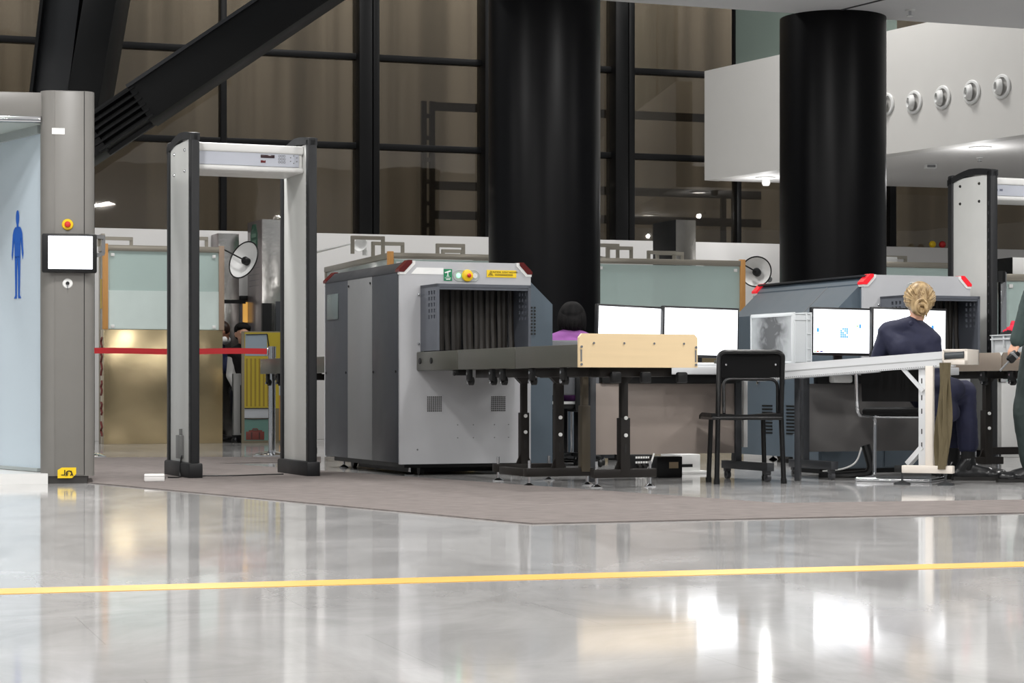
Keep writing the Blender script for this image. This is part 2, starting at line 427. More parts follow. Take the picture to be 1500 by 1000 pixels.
# lamps under the balcony
mLED = mat('lit_led_disc', (255, 255, 255), .4, emit=(255, 252, 246), estr=14)
for px, py, lb in ((1121, 260, 'lit round downlight under the balcony left of the black column'), (1436, 216, 'lit round downlight under the balcony right of the black column')):
    p = G(px, py, ZB)
    t = thing('ceiling_light', lb, 'ceiling light', (p.x, p.y, ZB + .004), 0, 'downlights under the balcony')
    obj('ring', B().lathe([(.08, 0), (.115, 0), (.115, -.012), (.085, -.016), (.08, 0)], n=36), mWH, t)
    obj('diffuser', B().cyl((0, 0, 0), (0, 0, -.01), .082, n=32), mLED, t)
p = G(1124, 269, ZB - .06); t = thing('ceiling_sensor', 'small white sensor hanging beside the left balcony downlight', 'sensor', (p.x, p.y + .12, ZB + .004), 0)
obj('housing', B().lathe([(.001, 0), (.05, 0), (.05, -.05), (.035, -.075), (.001, -.075)], n=24), mWH, t)
p = G(1363, 241, ZB); t = thing('smoke_detector', 'small boxy white detector under the balcony right of the column', 'smoke detector', (p.x, p.y, ZB + .004), 0)
obj('housing', B().box(-.06, .06, -.05, .05, -.05, 0, .008), mWH, t)
obj('grille', B().box(-.045, .045, -.054, -.048, -.04, -.012), mMG, t)
p = G(1435, 231, ZB); t = thing('sprinkler', 'tiny sprinkler under the balcony behind the right downlight', 'sprinkler', (p.x, p.y, ZB + .004), 0)
obj('base', B().cyl((0, 0, 0), (0, 0, -.01), .035), mWH, t); obj('head', B().cyl((0, 0, -.01), (0, 0, -.04), .01).cyl((0, 0, -.04), (0, 0, -.045), .025), mCHR, t)

# ---- black steel V-brace behind the body scanner
mBRC = mat('black_steel_brace', (9, 10, 11), .5, var=.15, scale=2, spec=.25)
YB = 19.0
nd = D(100, 235, YB)
t = thing('steel_brace', 'raking black steel beam with bolted joint rising to the upper right', 'steel beam', (nd.x, nd.y, 0), 0)
loc = lambda px, py, Y=YB: D(px, py, Y) - Vector((nd.x, nd.y, 0))
a_, c_ = loc(112, 222), loc(620, -120)
a2 = a_ + (c_ - a_) * .19
obj('beam', B().bar(a2, c_, .42, .36, .01), mBRC, t)
top = (c_ - a_).normalized(); up = Vector((-top.z, 0, top.x))
obj('edge_flange', B().bar(a2 + up * .185, c_ + up * .185, .46, .03), mat('dark_steel_edge', (40, 42, 45), .4), t)
obj('end_stub', B().bar(a_ - top * .25, a_ + (c_ - a_) * .07, .36, .34, .01), mBRC, t)
bb = B()
for k in range(6):
    q = up * (-.15 + .06 * k)
    bb.bar(a_ + (c_ - a_) * .05 + q, a_ + (c_ - a_) * .205 + q, .44, .018)
obj('joint_plate', bb, mBRC, t)
obj('joint_clamp', B().bar(a_ + (c_ - a_) * .125 - up * .2, a_ + (c_ - a_) * .125 + up * .22, .47, .05, up=(0, 1, 0)), mBK, t)
obj('core', B().bar(a_, a_ + (c_ - a_) * .22, .18, .28), mBK, t)
obj('pedestal', B().box(-.2, .2, -.2, .2, 0, nd.z - .05, .01), mBRC, t)
nd2 = D(106, 215, 19.6)
t = thing('steel_brace', 'steep black steel box beam rising behind the top of the body scanner', 'steel beam', (nd2.x, nd2.y, 0), 0)
loc2 = lambda px, py, Y=19.6: D(px, py, Y) - Vector((nd2.x, nd2.y, 0))
a_, c_ = loc2(101, 215), loc2(150, -110)
dr = (c_ - a_).normalized(); sd = Vector((dr.z, 0, -dr.x))
obj('beam', B().bar(a_ + sd * .12, c_ + sd * .16, .62, .30, .01, up=(1, 0, 0)), mBRC, t)
obj('side_web', B().bar(a_ - sd * .17, c_ - sd * .23, .5, .32, .008, up=(1, 0, 0)), mat('grey_black_steel', (28, 30, 33), .4), t)
obj('edge_flange', B().bar(a_ - sd * .33, c_ - sd * .40, .66, .03, up=(1, 0, 0)), mBRC, t)
obj('pedestal', B().box(-.16, .16, -.2, .2, 0, nd2.z, .01), mBRC, t)
# ================================================================== BODY SCANNER (left)
mSCN = mat('scanner_taupe_grey', (120, 118, 114), .4, bump=.03, bscale=300)
P0 = G(99, 708)
bs = thing('body_scanner', 'tall grey body scanner portal with blue figure on its frosted panel at the left edge', 'body scanner', (P0.x, P0.y, 0), 12)
# frame: u right, v back; the pillar centre front at (0,0)
zt = 2.354
def rprism(pts, z0, z1, bb): bb.prism([(x, y, z0) for x, y in pts], (0, 0, z1 - z0)); return bb
pil = [(-.16, .30)]
for k in range(9): a = R(180 + 90 * k / 8); pil.append((-.075 + .085 * math.cos(a), .085 + .085 * math.sin(a)))
for k in range(9): a = R(270 + 90 * k / 8); pil.append((.098 + .06 * math.cos(a), .06 + .06 * math.sin(a)))
pil += [(.158, .62), (-.16, .62)]
obj('pillar', rprism(pil, .045, zt, B()), mSCN, bs)
obj('front_cover', B().box(-.075, .096, -.004, .02, .05, zt - .004, .002), mSCN, bs)
obj('seam', B().box(.096, .1, -.003, .02, .05, zt - .002), mBK, bs)
obj('plinth', rprism([(-.13, .01), (.115, .01), (.13, .6), (-.15, .6)], 0, .045, B()), mat('dark_plinth', (52, 50, 48), .5), bs)
obj('header', B().box(-1.6, -.15, .05, 1.3, 2.2, 2.345, .006), mSCN, bs)
obj('header_rail', B().box(-1.6, -.155, .035, .09, 2.165, 2.2, .006), mCHR, bs)
obj('ceiling_panel', B().box(-1.6, -.16, .09, 1.28, 2.165, 2.198), mat('pale_grey_green', (190, 200, 196), .5), bs)
obj('pillar', B().box(-1.9, -1.6, .0, 1.3, .045, zt, .04), mSCN, bs)
obj('platform', B().prism([(-1.75, -.035, 0), (-.115, -.035, 0), (-.16, .3, 0), (-.16, 1.3, 0), (-1.75, 1.3, 0)], (0, 0, .062)), mat('white_platform', (232, 232, 230), .3), bs)
# frosted side panel turned across the passage
M36 = lambda p: loc_of(bs.location, 12, p)
f0, f1 = M36(D(60, 0, 12.84)), M36(D(0, 0, 13.36))
f0, f1 = Vector(f0), Vector(f1); dp = (f1 - f0).normalized(); f2 = f0 + dp * 1.2; npn = Vector((dp.y, -dp.x)); npn = npn if npn.y < 0 else -npn
def pan(t_, off, z): q = f0 + dp * t_ + npn * off; return Vector((q.x, q.y, z))
mFRO = mat('frosted_blue_white', (206, 220, 230), .35, var=.03, scale=1.0, coat=.2)
obj('frosted_panel', B().prism([pan(0, 0, .06), pan(1.2, 0, .06), pan(1.2, 0, 2.12), pan(0, 0, 2.12)], tuple(-npn * .03) + (0,)), mFRO, bs)
for z_, h_ in ((2.14, .05), (.075, .02)): obj('panel_frame', B().bar(pan(0, .004, z_), pan(1.2, .004, z_), .04, h_), mat('frame_pale_grey', (168, 176, 176), .4), bs)
# the blue standing figure
t0 = f0.copy()
def tpx(px):
    # distance along the panel at a pixel column
    k = (px - 750) / F; c_, s_ = math.cos(R(12)), math.sin(R(12))
    A = Vector((bs.location.x + f0.x * c_ - f0.y * s_, bs.location.y + f0.x * s_ + f0.y * c_)); d_ = Vector((dp.x * c_ - dp.y * s_, dp.x * s_ + dp.y * c_))
    return (k * A.y - A.x) / (d_.x - k * d_.y)
tc_ = (tpx(17) + tpx(36)) / 2; w = abs(tpx(18) - tpx(35)) / 2
Yp = 12.84 + .52 / .63 * tc_; zpx = lambda py: CH - (py - YH) * Yp / F
zb, zh = zpx(437), zpx(308); Hh = zh - zb
bb = B(); bw = B()
def blobp(pts): bb.prism([pan(tc_ + x * w, .003, zb + y * Hh) for x, y in pts], tuple(npn * .002) + (0,))
hd = [(.26 * math.cos(R(a)), .915 + .085 * math.sin(R(a))) for a in range(0, 360, 20)]; blobp(hd)
blobp([(-.12, .84), (.12, .84), (.12, .8), (-.12, .8)])
blobp([(-.62, .78), (-.4, .81), (.4, .81), (.62, .78), (.5, .6), (.46, .46), (-.46, .46), (-.5, .6)])
for s in (-1, 1):
    blobp([(s * .62, .78), (s * .8, .73), (s * .98, .5), (s * .9, .44), (s * .78, .5), (s * .56, .7)])
    blobp([(s * .46, .48), (s * .04, .48), (s * .1, .3), (s * .14, .02), (s * .16, 0), (s * .6, 0), (s * .36, .035), (s * .42, .3)])
obj('person_pictogram', bb, mat('blue_print', (18, 92, 190), .5), bs)
# fittings on the pillar front
Yf = P0.y; fu = lambda px: (px - 99) / F * Yf / math.cos(R(12)); fz = lambda py: CH - (py - YH) * Yf / F
obj('blank_sticker', B().box(fu(77), fu(95), -.006, -.003, fz(197), fz(188)), mSTK, bs)
e_ = obj('emergency_stop', B().lathe([(.001, .012), (.03, .012), (.034, .006), (.034, 0), (.001, 0)], text_front(fu(99), -.004, fz(329)), 32), mYEL, bs)
obj('button', B().lathe([(.001, .034), (.014, .032), (.018, .026), (.016, .012), (.001, .012)], text_front(fu(99), -.004, fz(329)), 28), mREDP, e_)
u0, u1, z0, z1 = fu(63), fu(140), fz(400), fz(343)
sc_ = obj('operator_screen', B().box(u0, u1, -.055, -.012, z0, z1, .01).box(-.03, .03, -.015, .0, z0 + .06, z1 - .06), mBK, bs)
obj('display', B().box(fu(72), fu(134), -.059, -.052, fz(394.5), fz(346.5), .002), mat('lit_operator_screen', (245, 246, 255), .3, emit=(238, 242, 255), estr=2.2), sc_)
obj('screen_bracket', B().bar((u1 - .005, .0, z1 - .012), (u1 + .04, .04, z1 - .012), .02, .022).bar((u1 + .04, .04, z1), (u1 + .04, .04, z1 - .11), .022, .02).bar((u1 + .04, .04, z1 - .11), (u1 - .005, .0, z1 - .125), .02, .022), mMG, bs)
k_ = obj('key_switch', B().lathe([(.001, .006), (.026, .006), (.03, .0), (.001, 0)], text_front(fu(99), -.004, fz(415)), 30), mSTK, bs)
obj('lock', B().cyl((fu(99), -.008, fz(415)), (fu(99), -.02, fz(415)), .011), mBK, k_)
obj('key', B().box(fu(99) - .002, fu(99) + .002, -.022, -.019, fz(424), fz(416)), mCHR, k_)
ws = obj('warning_sticker', B().prism([(fu(85), -.006, fz(700)), (fu(85), -.006, fz(688)), (fu(91), -.006, fz(684.5)), (fu(111), -.006, fz(684.5)), (fu(111), -.006, fz(694)), (fu(105), -.006, fz(700))], (0, .003, 0)), mYST, bs)
bb = B(); cx, cz = fu(101), fz(693)
bb.box(fu(95) - .003, fu(95) + .003, -.008, -.006, fz(696), fz(688)).box(fu(90), fu(95), -.008, -.006, fz(696), fz(694.8))
bb.tube([(cx + .016 * math.cos(R(a)), -.007, cz + .014 * math.sin(R(a))) for a in range(-60, 250, 15)], .0035)
bb.bar((cx + .012, -.007, cz + .016), (cx + .024, -.007, cz - .016), .004, .008, up=(0, 1, 0)).bar((cx - .02, -.007, cz - .016), (cx - .005, -.007, cz + .004), .004, .008, up=(0, 1, 0))
obj('pictogram', bb, mINK, ws)
p = loc_of(bs.location, 12, D(15, 0, 13.0))
be_ = obj('beacon', B().lathe([(.001, 0), (.03, 0), (.03, .008), (.001, .008)], Matrix.Translation((p[0], p[1], 2.345)), 24), mBK, bs)
obj('dome', B().lathe([(.026, .008), (.026, .02), (.018, .034), (.001, .038)], Matrix.Translation((p[0], p[1], 2.345)), 24), mat('amber_dome', (240, 150, 30), .25, emit=(255, 170, 40), estr=.6), be_)

# ================================================================== METAL DETECTOR GATES
def gate(loc, label, left_w, depth, H=2.2, uin=.77, sign='display'):
    """walk-through arch; origin at the front left foot"""
    t = thing('metal_detector', label, 'metal detector', loc, TH, 'walk-through metal detector arches')
    for u in (0, uin):
        lg = obj('side_panel', B().box(u - .018, u + .018, .03, depth, .07, H - .05, .006), mGATE, t)
        # dark edge profiles and arched cap
        e = B()
        for v in (0.01, depth - .02):
            e.box(u - .03, u + .03, v - .03, v + .04, .02, H - .015, .014, 3)
        rows = []
        for k in range(9):
            s = k / 8; v = -.02 + s * (depth + .04); z = H - .02 + .03 * (1 - (2 * s - 1) ** 2) - (.03 if s > .5 else 0) * (2 * s - 1)
            rows.append([(u - .03, v, z - .045), (u + .03, v, z - .045), (u + .03, v, z), (u - .03, v, z), (u - .03, v, z - .045)])
        c = bmesh.new(); vv = [[c.verts.new(p) for p in r[:4]] for r in rows]
        for a, b_ in zip(vv, vv[1:]):
            for k in range(4): c.faces.new((a[k], a[(k + 1) % 4], b_[(k + 1) % 4], b_[k]))
        c.faces.new(vv[0]); c.faces.new(vv[-1]); e._add(c)
        obj('edge_profile', e, mat('dark_edge_profile', (32, 33, 35), .5, spec=.35), t)
        obj('foot_shoe', B().box(u - .045, u + .045, -.04, depth + .03, 0, .1, .012), mat('foot_shoe_black', (24, 24, 26), .5, spec=.35), t)
        lab = B()
        for k in range(26): lab.box(u - .034, u - .0295, .012, .02, .25 + k * .068, .27 + k * .068 + .012 * math.sin(k * 2.1))
        obj('edge_marks', lab, mat('dull_mark', (70, 71, 74), .4), t)
        sg = -1
        for v in (depth * .28, depth * .74):
            for z in (H - .11, H - .245):
                if u == 0: obj('bolt', B().lathe([(.001, .012), (.008, .01), (.011, .004), (.011, 0), (.001, 0)], Matrix.Translation((u - .018, v, z)) @ Euler((0, R(-90), 0)).to_matrix().to_4x4(), 16), mCHR if sign == 'display' else mINK, lg)
    hz0, hz1 = H - .235, H - .06
    hd = obj('header', B().box(.018, uin - .018, .14, depth - .12, hz0 + .02, hz1, .018, 3).box(.018, uin - .018, .12, .16, hz1 - .055, hz1, .012, 3).box(.018, uin - .018, .115, depth - .1, hz0, hz0 + .035, .016, 3), mWH, t)
    strip = obj('display_strip', B().box(.03, uin - .05, .131, .15, hz0 + .038, hz1 - .052), mat('strip_blue_grey', (186, 190, 200), .4), t)
    if sign == 'display':
        fu_ = lambda px: .05 + (px - 291) / (448 - 291) * (uin - .05) - .03
        zc = (hz0 + hz1) / 2
        obj('red_display', B().box(fu_(388), fu_(408), .127, .132, zc + .004, zc + .024, .001), mat('dark_display', (46, 22, 28), .2), strip)
        obj('red_indicator', B().box(fu_(388), fu_(395), .127, .132, zc - .028, zc - .012, .001), mat('red_window', (96, 20, 24), .2), strip)
        ic = B()
        for a in range(3):
            for c_ in range(3):
                x = fu_(415) + a * .017; z = zc + .02 - c_ * .02
                ic.tube([(x + .0065 * math.cos(R(q)), .1295, z + .0065 * math.sin(R(q))) for q in range(0, 360, 45)], .0012, 6, closed=True)
        for k in range(6):
            q = R(k * 60 + 30); ic.cyl((fu_(436) + .024 * math.cos(q), .132, zc + .024 * math.sin(q)), (fu_(436) + .024 * math.cos(q), .128, zc + .024 * math.sin(q)), .0035)
        obj('keypad_print', ic, mMG, strip)
    else:
        tx = B().box(.0, .03, .1275, .1315, hz0 + .085, hz0 + .1).box(.07, .13, .1275, .1315, hz0 + .072, hz0 + .086)
        tx.text('300', .022, text_front(.16, .129, hz0 + .079))
        obj('name_print', tx, mat('blue_grey_print', (92, 100, 128), .5), strip)
    return t
g1 = G(285, 701)
gt = gate((g1.x, g1.y, 0), 'white walk-through metal detector arch with dark edges beside the body scanner', 0, .64)
# plug holder and cord on the left panel
pk = obj('cord_holder', B().box(-.045, -.018, .22, .33, .12, .27, .004).box(-.035, -.02, .26, .28, .27, .31), mat('holder_grey', (120, 121, 120), .45), gt)
obj('cord', B().tube(rc([(-.032, .21, .14), (-.04, .2, .12), (-.05, .2, .03), (-.06, .12, .008), (-.1, .02, .008), (-.17, .0, .012)], .03), .004), mBK, gt)
tag(obj('floor_cable', B().tube(rc([G(292, 697, .008), G(340, 697, .008), G(385, 695.2, .008), G(415, 694.5, .008)], .2), .006), mBK), 'thin black cable lying across the carpet between the legs of the arch', 'cable')
p = G(225, 707)
ad = thing('power_adapter', 'small white power adapter box lying on the carpet by the arch', 'power adapter', (p.x, p.y + .03, .006), 10)
obj('case', B().box(-.062, .062, 0, .09, 0, .045, .008), mat('white_plastic', (236, 234, 232), .35), ad)
obj('lid_seam', B().box(-.0625, .0625, -.0006, .0906, .031, .0325), mMG, ad)
obj('socket', B().box(.05, .066, .03, .06, .01, .03, .003), mBK, ad)
g2 = Vector(((1455 - 750) / F * 15.95, 15.95, 0))
gate(g2, 'second white walk-through metal detector arch at the right edge behind the scanner', 0, .55, 2.235, .8, sign='name')

# ================================================================== X-RAY BAGGAGE SCANNERS
W = .92
def xray(loc, label, mirror):
    t = thing('baggage_scanner', label, 'x-ray baggage scanner', loc, TH, 'x-ray baggage scanners')
    m_ = (lambda u: W - u) if mirror else (lambda u: u)
    lens = mREDL if mirror else mRED
    def bx(b_, u0, u1, *a, **k): return b_.box(m_(u0), m_(u1), *a, **k)
    def pz(b_, pts, v0, v1): return b_.prism([(m_(u), v0, z) for u, z in pts], (0, v1 - v0, 0))
    L = 1.68
    obj('body', pz(B(), [(.004, .085), (.004, 1.335), (.06, 1.39), (W - .06, 1.39), (W - .004, 1.335), (W - .004, .085)], .03, L - .03), mBG if mirror else mCH, t)
    obj('underframe', B().box(.05, W - .05, .06, L - .08, .05, .09).box(.16, W - .12, .3, L - .3, .012, .06), mBK, t)
    # side towards the lane: dark, pale, dark panels
    dk = mBG if mirror else mCH
    if not mirror:
        for v0, v1, mm in ((.035, .562, mCH), (.566, 1.108, mMG), (1.112, 1.645, mCH)):
            q = obj('side_panel', bx(B(), -.006, .006, v0, v1, .085, 1.325, .002), mm, t)
            s_ = B()
            for v in (v0 + .03, v1 - .03):
                for z in ((1.28,) if mm is mMG else (.68,)): s_.cyl((-.007, v, z), (-.012, v, z), .008)
            obj('screws', s_, mBK, q)
        obj('inspection_plate', bx(B(), -.012, -.004, 1.32, 1.58, 1.06, 1.24, .002), mat('glass_grey_plate', (96, 106, 106), .3), t)
        obj('top_trim', B().prism([(-.008, .03, 1.325), (-.004, .03, 1.338), (.055, .03, 1.396), (.07, .03, 1.392), (.06, .03, 1.38), (.006, .03, 1.32)], (0, L - .06, 0)), mat('trim_black_grey', (40, 42, 46), .4), t)
    else:
        obj('top_trim', bx(B(), .05, W - .02, .03, L - .04, 1.385, 1.4, .004), mat('trim_black_grey', (40, 42, 46), .4), t)
        obj('far_cover', bx(B(), -.004, .006, .03, L - .03, .085, 1.325), mMG, t)
    # bulge on the far side
    bl = obj('side_cover', pz(B(), [(W - .1, .05), (W - .1, 1.386), (W - .07, 1.386), (W + .2, 1.135), (W + .2, .05)], .06 if mirror else .1, L - .06), mBG, t)
    if mirror:
        c = B()
        for v in (.52,): pz(c, [(W - .07, 1.384), (W - .07, 1.389), (W + .202, 1.137), (W + .203, .06), (W + .199, .06), (W + .199, 1.132)], v, v + .008)
        obj('seam', c, mMG, bl)
        for v0 in (.62, 1.0):
            vg = B()
            for k in range(9): vg.box(m_(W + .197), m_(W + .204), v0, v0 + .16, .22 + .026 * k, .232 + .026 * k)
            obj('louvres', vg, mBK, bl)
        for v in (.8, 1.2): obj('latch', B().box(m_(W + .2), m_(W + .215), v, v + .03, .6, .66, .004), mCHR, bl)
    else:
        vg = B()
        for i in range(3):
            for j in range(9): vg.box(W + .02 + i * .022, W + .032 + i * .022, .096, .101, .93 + j * .022, .941 + j * .022)
        obj('vent_holes', vg, mINK, bl)
        obj('screw', B().cyl((W + .17, .1, .11), (W + .17, .094, .11), .008), mCHR, bl)
    # front and rear plates
    for v0, v1 in ((0, .03), (L - .03, L)):
        f = B()
        pz(f, [(0, .075), (0, .8), (W, .8), (W, .075)], v0, v1)
        pz(f, [(0, .8), (0, 1.22), (.165, 1.22), (.165, .8)], v0, v1); pz(f, [(W - .165, .8), (W - .165, 1.22), (W, 1.22), (W, .8)], v0, v1)
        pz(f, [(0, 1.22), (0, 1.34), (.06, 1.4), (W - .06, 1.4), (W, 1.34), (W, 1.22)], v0, v1)
        fp = obj('front_plate' if v0 == 0 else 'rear_plate', f, mLG, t)
        if v0 == 0: front = fp
    for s in (0, 1):
        for v0, v1 in ((-.008, .07), (L - .07, L + .006)):
            mu = (lambda u: u) if s == 0 else (lambda u: W - u)
            obj('corner_lamp', B().prism([(m_(mu(-.009)), v0, 1.328), (m_(mu(-.009)), v0, 1.345), (m_(mu(.054)), v0, 1.406), (m_(mu(.082)), v0, 1.406), (m_(mu(.082)), v0, 1.386), (m_(mu(.026)), v0, 1.328)], (0, v1 - v0, 0)), lens, t)
            obj('lamp_bezel', B().prism([(m_(mu(-.004)), v0 + .004, 1.312), (m_(mu(-.008)), v0 + .004, 1.345), (m_(mu(.056)), v0 + .004, 1.402), (m_(mu(.104)), v0 + .004, 1.402), (m_(mu(.104)), v0 + .004, 1.38), (m_(mu(.036)), v0 + .004, 1.312)], (0, v1 - v0 - .008, 0)), mWH, t)
    # control cluster
    cz = 1.311; r = .036
    pts = [(W / 2 + .055 + r * math.cos(R(a)), -.003, cz + r * math.sin(R(a))) for a in range(-90, 91, 15)] + [(W / 2 - .055 + r * math.cos(R(a)), -.003, cz + r * math.sin(R(a))) for a in range(90, 271, 15)]
    cp = obj('control_panel', B().prism(pts, (0, .004, 0)).tube(pts, .0025, 8, closed=True), mat('control_panel_grey', (176, 180, 178), .3), t)
    sg = 1 if mirror else -1
    obj('green_lamp', B().lathe([(.001, .008), (.012, .007), (.016, 0), (.001, 0)], text_front(W / 2 + sg * .055, -.003, cz), 24), mGL, cp)
    eb = obj('emergency_stop', B().lathe([(.001, .026), (.018, .026), (.036, .02), (.04, .01), (.034, .0), (.001, 0)], text_front(W / 2 + .004, -.003, cz), 32), mYEL, cp)
    obj('button', B().lathe([(.001, .045), (.01, .043), (.014, .036), (.012, .022), (.001, .022)], text_front(W / 2 + .008, -.003, cz), 24), mREDP, eb)
    ks = obj('key_switch', B().lathe([(.010, .005), (.016, .005), (.017, 0), (.001, 0), (.001, .003), (.010, .003)], text_front(W / 2 - sg * .06, -.003, cz), 24), mSTK, cp)
    if not mirror:
        obj('white_strip', B().prism([(.075, -.002, 1.316), (.115, -.002, 1.358), (.3, -.002, 1.358), (.3, -.002, 1.316)], (0, .003, 0)), mSTK, t)  # plain white strip with a slanted left end
        gs = obj('camera_sign', B().box(.302, .36, -.003, .001, 1.275, 1.352), mGRN, t)
        ic = B().prism([(.307, -.0045, 1.331), (.348, -.0045, 1.345), (.352, -.0045, 1.336), (.312, -.0045, 1.324)], (0, .002, 0)).box(.327, .333, -.0045, -.0025, 1.308, 1.33).box(.319, .341, -.0045, -.0025, 1.303, 1.307).box(.309, .352, -.0045, -.0025, 1.292, 1.295)
        ic.box(.318, .346, -.0045, -.0025, 1.282, 1.287)
        obj('pictogram', ic, mSTK, gs)
        wl = obj('warning_label', B().box(.605, .815, -.003, .001, 1.304, 1.352), mYST, t)
        tx = B().text('CAUTION  X-RAY HAZARD', .0155, text_front(.73, -.0036, 1.339))
        tx.box(.662, .79, -.0042, -.003, 1.3235, 1.3265); tx.box(.662, .79, -.0042, -.003, 1.3155, 1.3185)
        tri = [(.632 + .021 * math.cos(R(a)), -.0036, 1.325 + .021 * math.sin(R(a))) for a in (90, 210, 330)]
        tx.tube(tri, .0016, 6, closed=True)
        for a in (90, 210, 330): tx.prism([(.632, -.0042, 1.325)] + [(.632 + .010 * math.cos(R(a + q)), -.0042, 1.325 + .010 * math.sin(R(a + q))) for q in (-28, 0, 28)], (0, .001, 0))
        obj('label_print', tx, mINK, wl)
    for z in (1.18, .86):
        bo = B().lathe([(.001, .012), (.007, .01), (.009, 0), (.001, 0)], text_front(m_(.125) if not mirror else .125, 0, z), 16)
        obj('bolt', bo, mCHR, front)
    for u0, u1 in ((.185, .29), (.635, .74)):
        vh = B()
        for i in range(8):
            for j in range(8): vh.box(u0 + (u1 - u0) / 8 * (i + .18), u0 + (u1 - u0) / 8 * (i + .82), -.0015, .002, .416 + .0129 * (j + .18), .416 + .0129 * (j + .82))
        obj('vent_grille', vh, mINK, front)
    dots = B()
    for x in (.4, .51, .66, .76):
        for z in (.33, .245): dots.cyl((x, .001, z), (x, -.002, z), .004, n=8)
    dots.cyl((.12, .001, .17), (.12, -.002, .17), .006, n=8)
    obj('rivets', dots, mMG, front)
    # tunnel hood with slotted cheeks
    hz0, hz1 = .812, 1.238; hv = -.315
    vs = [hv, hv + .035, hv + .06, hv + .085, hv + .11, hv + .135, hv + .16, -.001]
    zs = [hz0]
    for k in range(5): zs += [1.03 + k * .039 - .012, 1.03 + k * .039 + .012]
    zs.append(hz1)
    for u0 in (.14, .772):
        obj('hood_cheek', B().plate(vs, zs, lambda i, j: i in (1, 3, 5) and j % 2 == 1, lambda a, c, z0, z1, u0=u0: (u0, u0 + .018, a, c, z0, z1)), mHD, t)
    obj('hood_top', B().box(.14, .79, hv, -.001, hz1 - .018, hz1 + .002).box(.158, .772, hv + .004, hv + .03, hz1 - .035, hz1 - .018), mHD, t)
    obj('tunnel_liner', B().box(.166, W - .166, .031, .034, .8, 1.22), mINK, t)
    cu = B(); n = 15
    for k in range(n):
        x = .162 + (.608 / n) * k; y0 = -.07 + .012 * (k % 2); rows = []
        for j in range(7):
            z = 1.225 - .405 * j / 6; wv = .006 * math.sin(k * 1.7 + j * .9) * j / 6 - .02 * (j / 6) ** 2 * (.5 + .5 * math.sin(k * 2.3))
            rows.append([(x + .002, y0 + wv, z), (x + .021, y0 + wv - .006, z), (x + .0385, y0 + wv + .002, z)])
        cu.ribbon(rows, .003)
    obj('lead_curtain', cu, mCUR, t)
    # infeed bed with belt
    bd = obj('conveyor_bed', B().box(.113, .808, -.758, -.001, .686, .806, .006), mSTL, t)
    obj('belt', B().box(.17, .76, -.756, .0, .8, .809), mBK, t)
    for v in (-.07, -.285): obj('plug', B().cyl((.114, v, .747), (.109, v, .747), .02, n=20), mBK, bd)
    obj('bed_bracket', B().box(.14, .2, -.7, -.6, .65, .686, .006).cyl((.135, -.66, .66), (.128, -.66, .66), .012), mBK, t)
    for u in (.1, W - .1):
        for v in (.1, L - .15):
            ft = obj('levelling_foot', B().lathe([(.001, 0), (.032, 0), (.034, .006), (.016, .016), (.008, .022), (.008, .085), (.001, .085)], Matrix.Translation((u, v, 0)), 24), mCHR, t)
            obj('castor', B().cyl((u + .08, v + .05, .033), (u + .11, v + .05, .033), .033, n=24).box(u + .075, u + .115, v + .03, v + .08, .05, .085), mBK, t)
    # rear outfeed bed
    obj('outfeed_bed', B().box(.113, .808, L + .001, L + .9, .686, .806, .006), mSTL, t)
    return t
XL = Vector((-.728, 13.76, 0)); XM = Vector((2.565, 15.44, 0))
x1 = xray(XL, 'grey x-ray baggage scanner with yellow warning label beside the metal detector arch', False)
x2 = xray(XM, 'grey x-ray baggage scanner with lit red corner lamps behind the seated blonde woman', True)
# ================================================================== ROLLER CONVEYORS
def foot(b, u, v, zt_, zb_=0.0):
    b.lathe([(.001, zb_), (.034, zb_), (.036, zb_ + .005), (.02, zb_ + .014), (.009, zb_ + .02), (.009, zt_), (.001, zt_)], Matrix.Translation((u, v, 0)), 22); return b
def t_leg(t, u, v, half, z_top, z_sl, w_leg=.045, bar_h=.05, rods=True, off=0.0):
    l = obj('support_leg', B().box(u - w_leg * .42, u + w_leg * .42, v - w_leg * .42, v + w_leg * .42, .06, z_top, .003).box(u - w_leg * .6, u + w_leg * .6, v - w_leg * .6, v + w_leg * .6, .06, z_sl, .003)
            .prism([(u - w_leg * .6, v - .004, .09), (u - w_leg * 1.3, v - .004, .09), (u - w_leg * .6, v - .004, .16)], (0, .008, 0)).prism([(u + w_leg * .6, v - .004, .09), (u + w_leg * 1.3, v - .004, .09), (u + w_leg * .6, v - .004, .16)], (0, .008, 0))
            .prism([(u - .02, v - .02, z_top - .04), (u + .02, v - .02, z_top - .04), (u + .06, v - .02, z_top), (u - .06, v - .02, z_top)], (0, .04, 0)), mFRM, t)
    for z in (.3, .4): obj('bolt', B().cyl((u, v - w_leg * .6, z), (u, v - w_leg * .6 - .008, z), .011), mSTK, l)
    obj('slot', B().box(u - .007, u + .007, v - w_leg * .6 - .002, v, .2, .25), mINK, l)
    br = obj('foot_bar', B().box(u - half + off, u + half + off, v - .028, v + .028, .055, .055 + bar_h, .004), mFRM, t)
    for s in (-1, 1): obj('levelling_foot', foot(B(), u + off + s * (half - .03), v, .055 + bar_h + (.045 if rods else .008)), mCHR, br)
def bracket(t, u, v, z):
    b = B(); b.box(u - .012, u + .012, v - .03, v + .03, z - .075, z, .006); b.cyl((u, v, z - .075), (u + .024, v, z - .075), .026).cyl((u - .014, v, z - .075), (u + .03, v, z - .075), .012)
    o = obj('bracket', b, mBK, t)
    obj('bolt', B().cyl((u - .014, v, z - .08), (u - .02, v, z - .08), .011, n=12), mCHR, o); obj('bolt', B().cyl((u - .012, v, z - .03), (u - .018, v, z - .03), .009, n=12), mCHR, o)
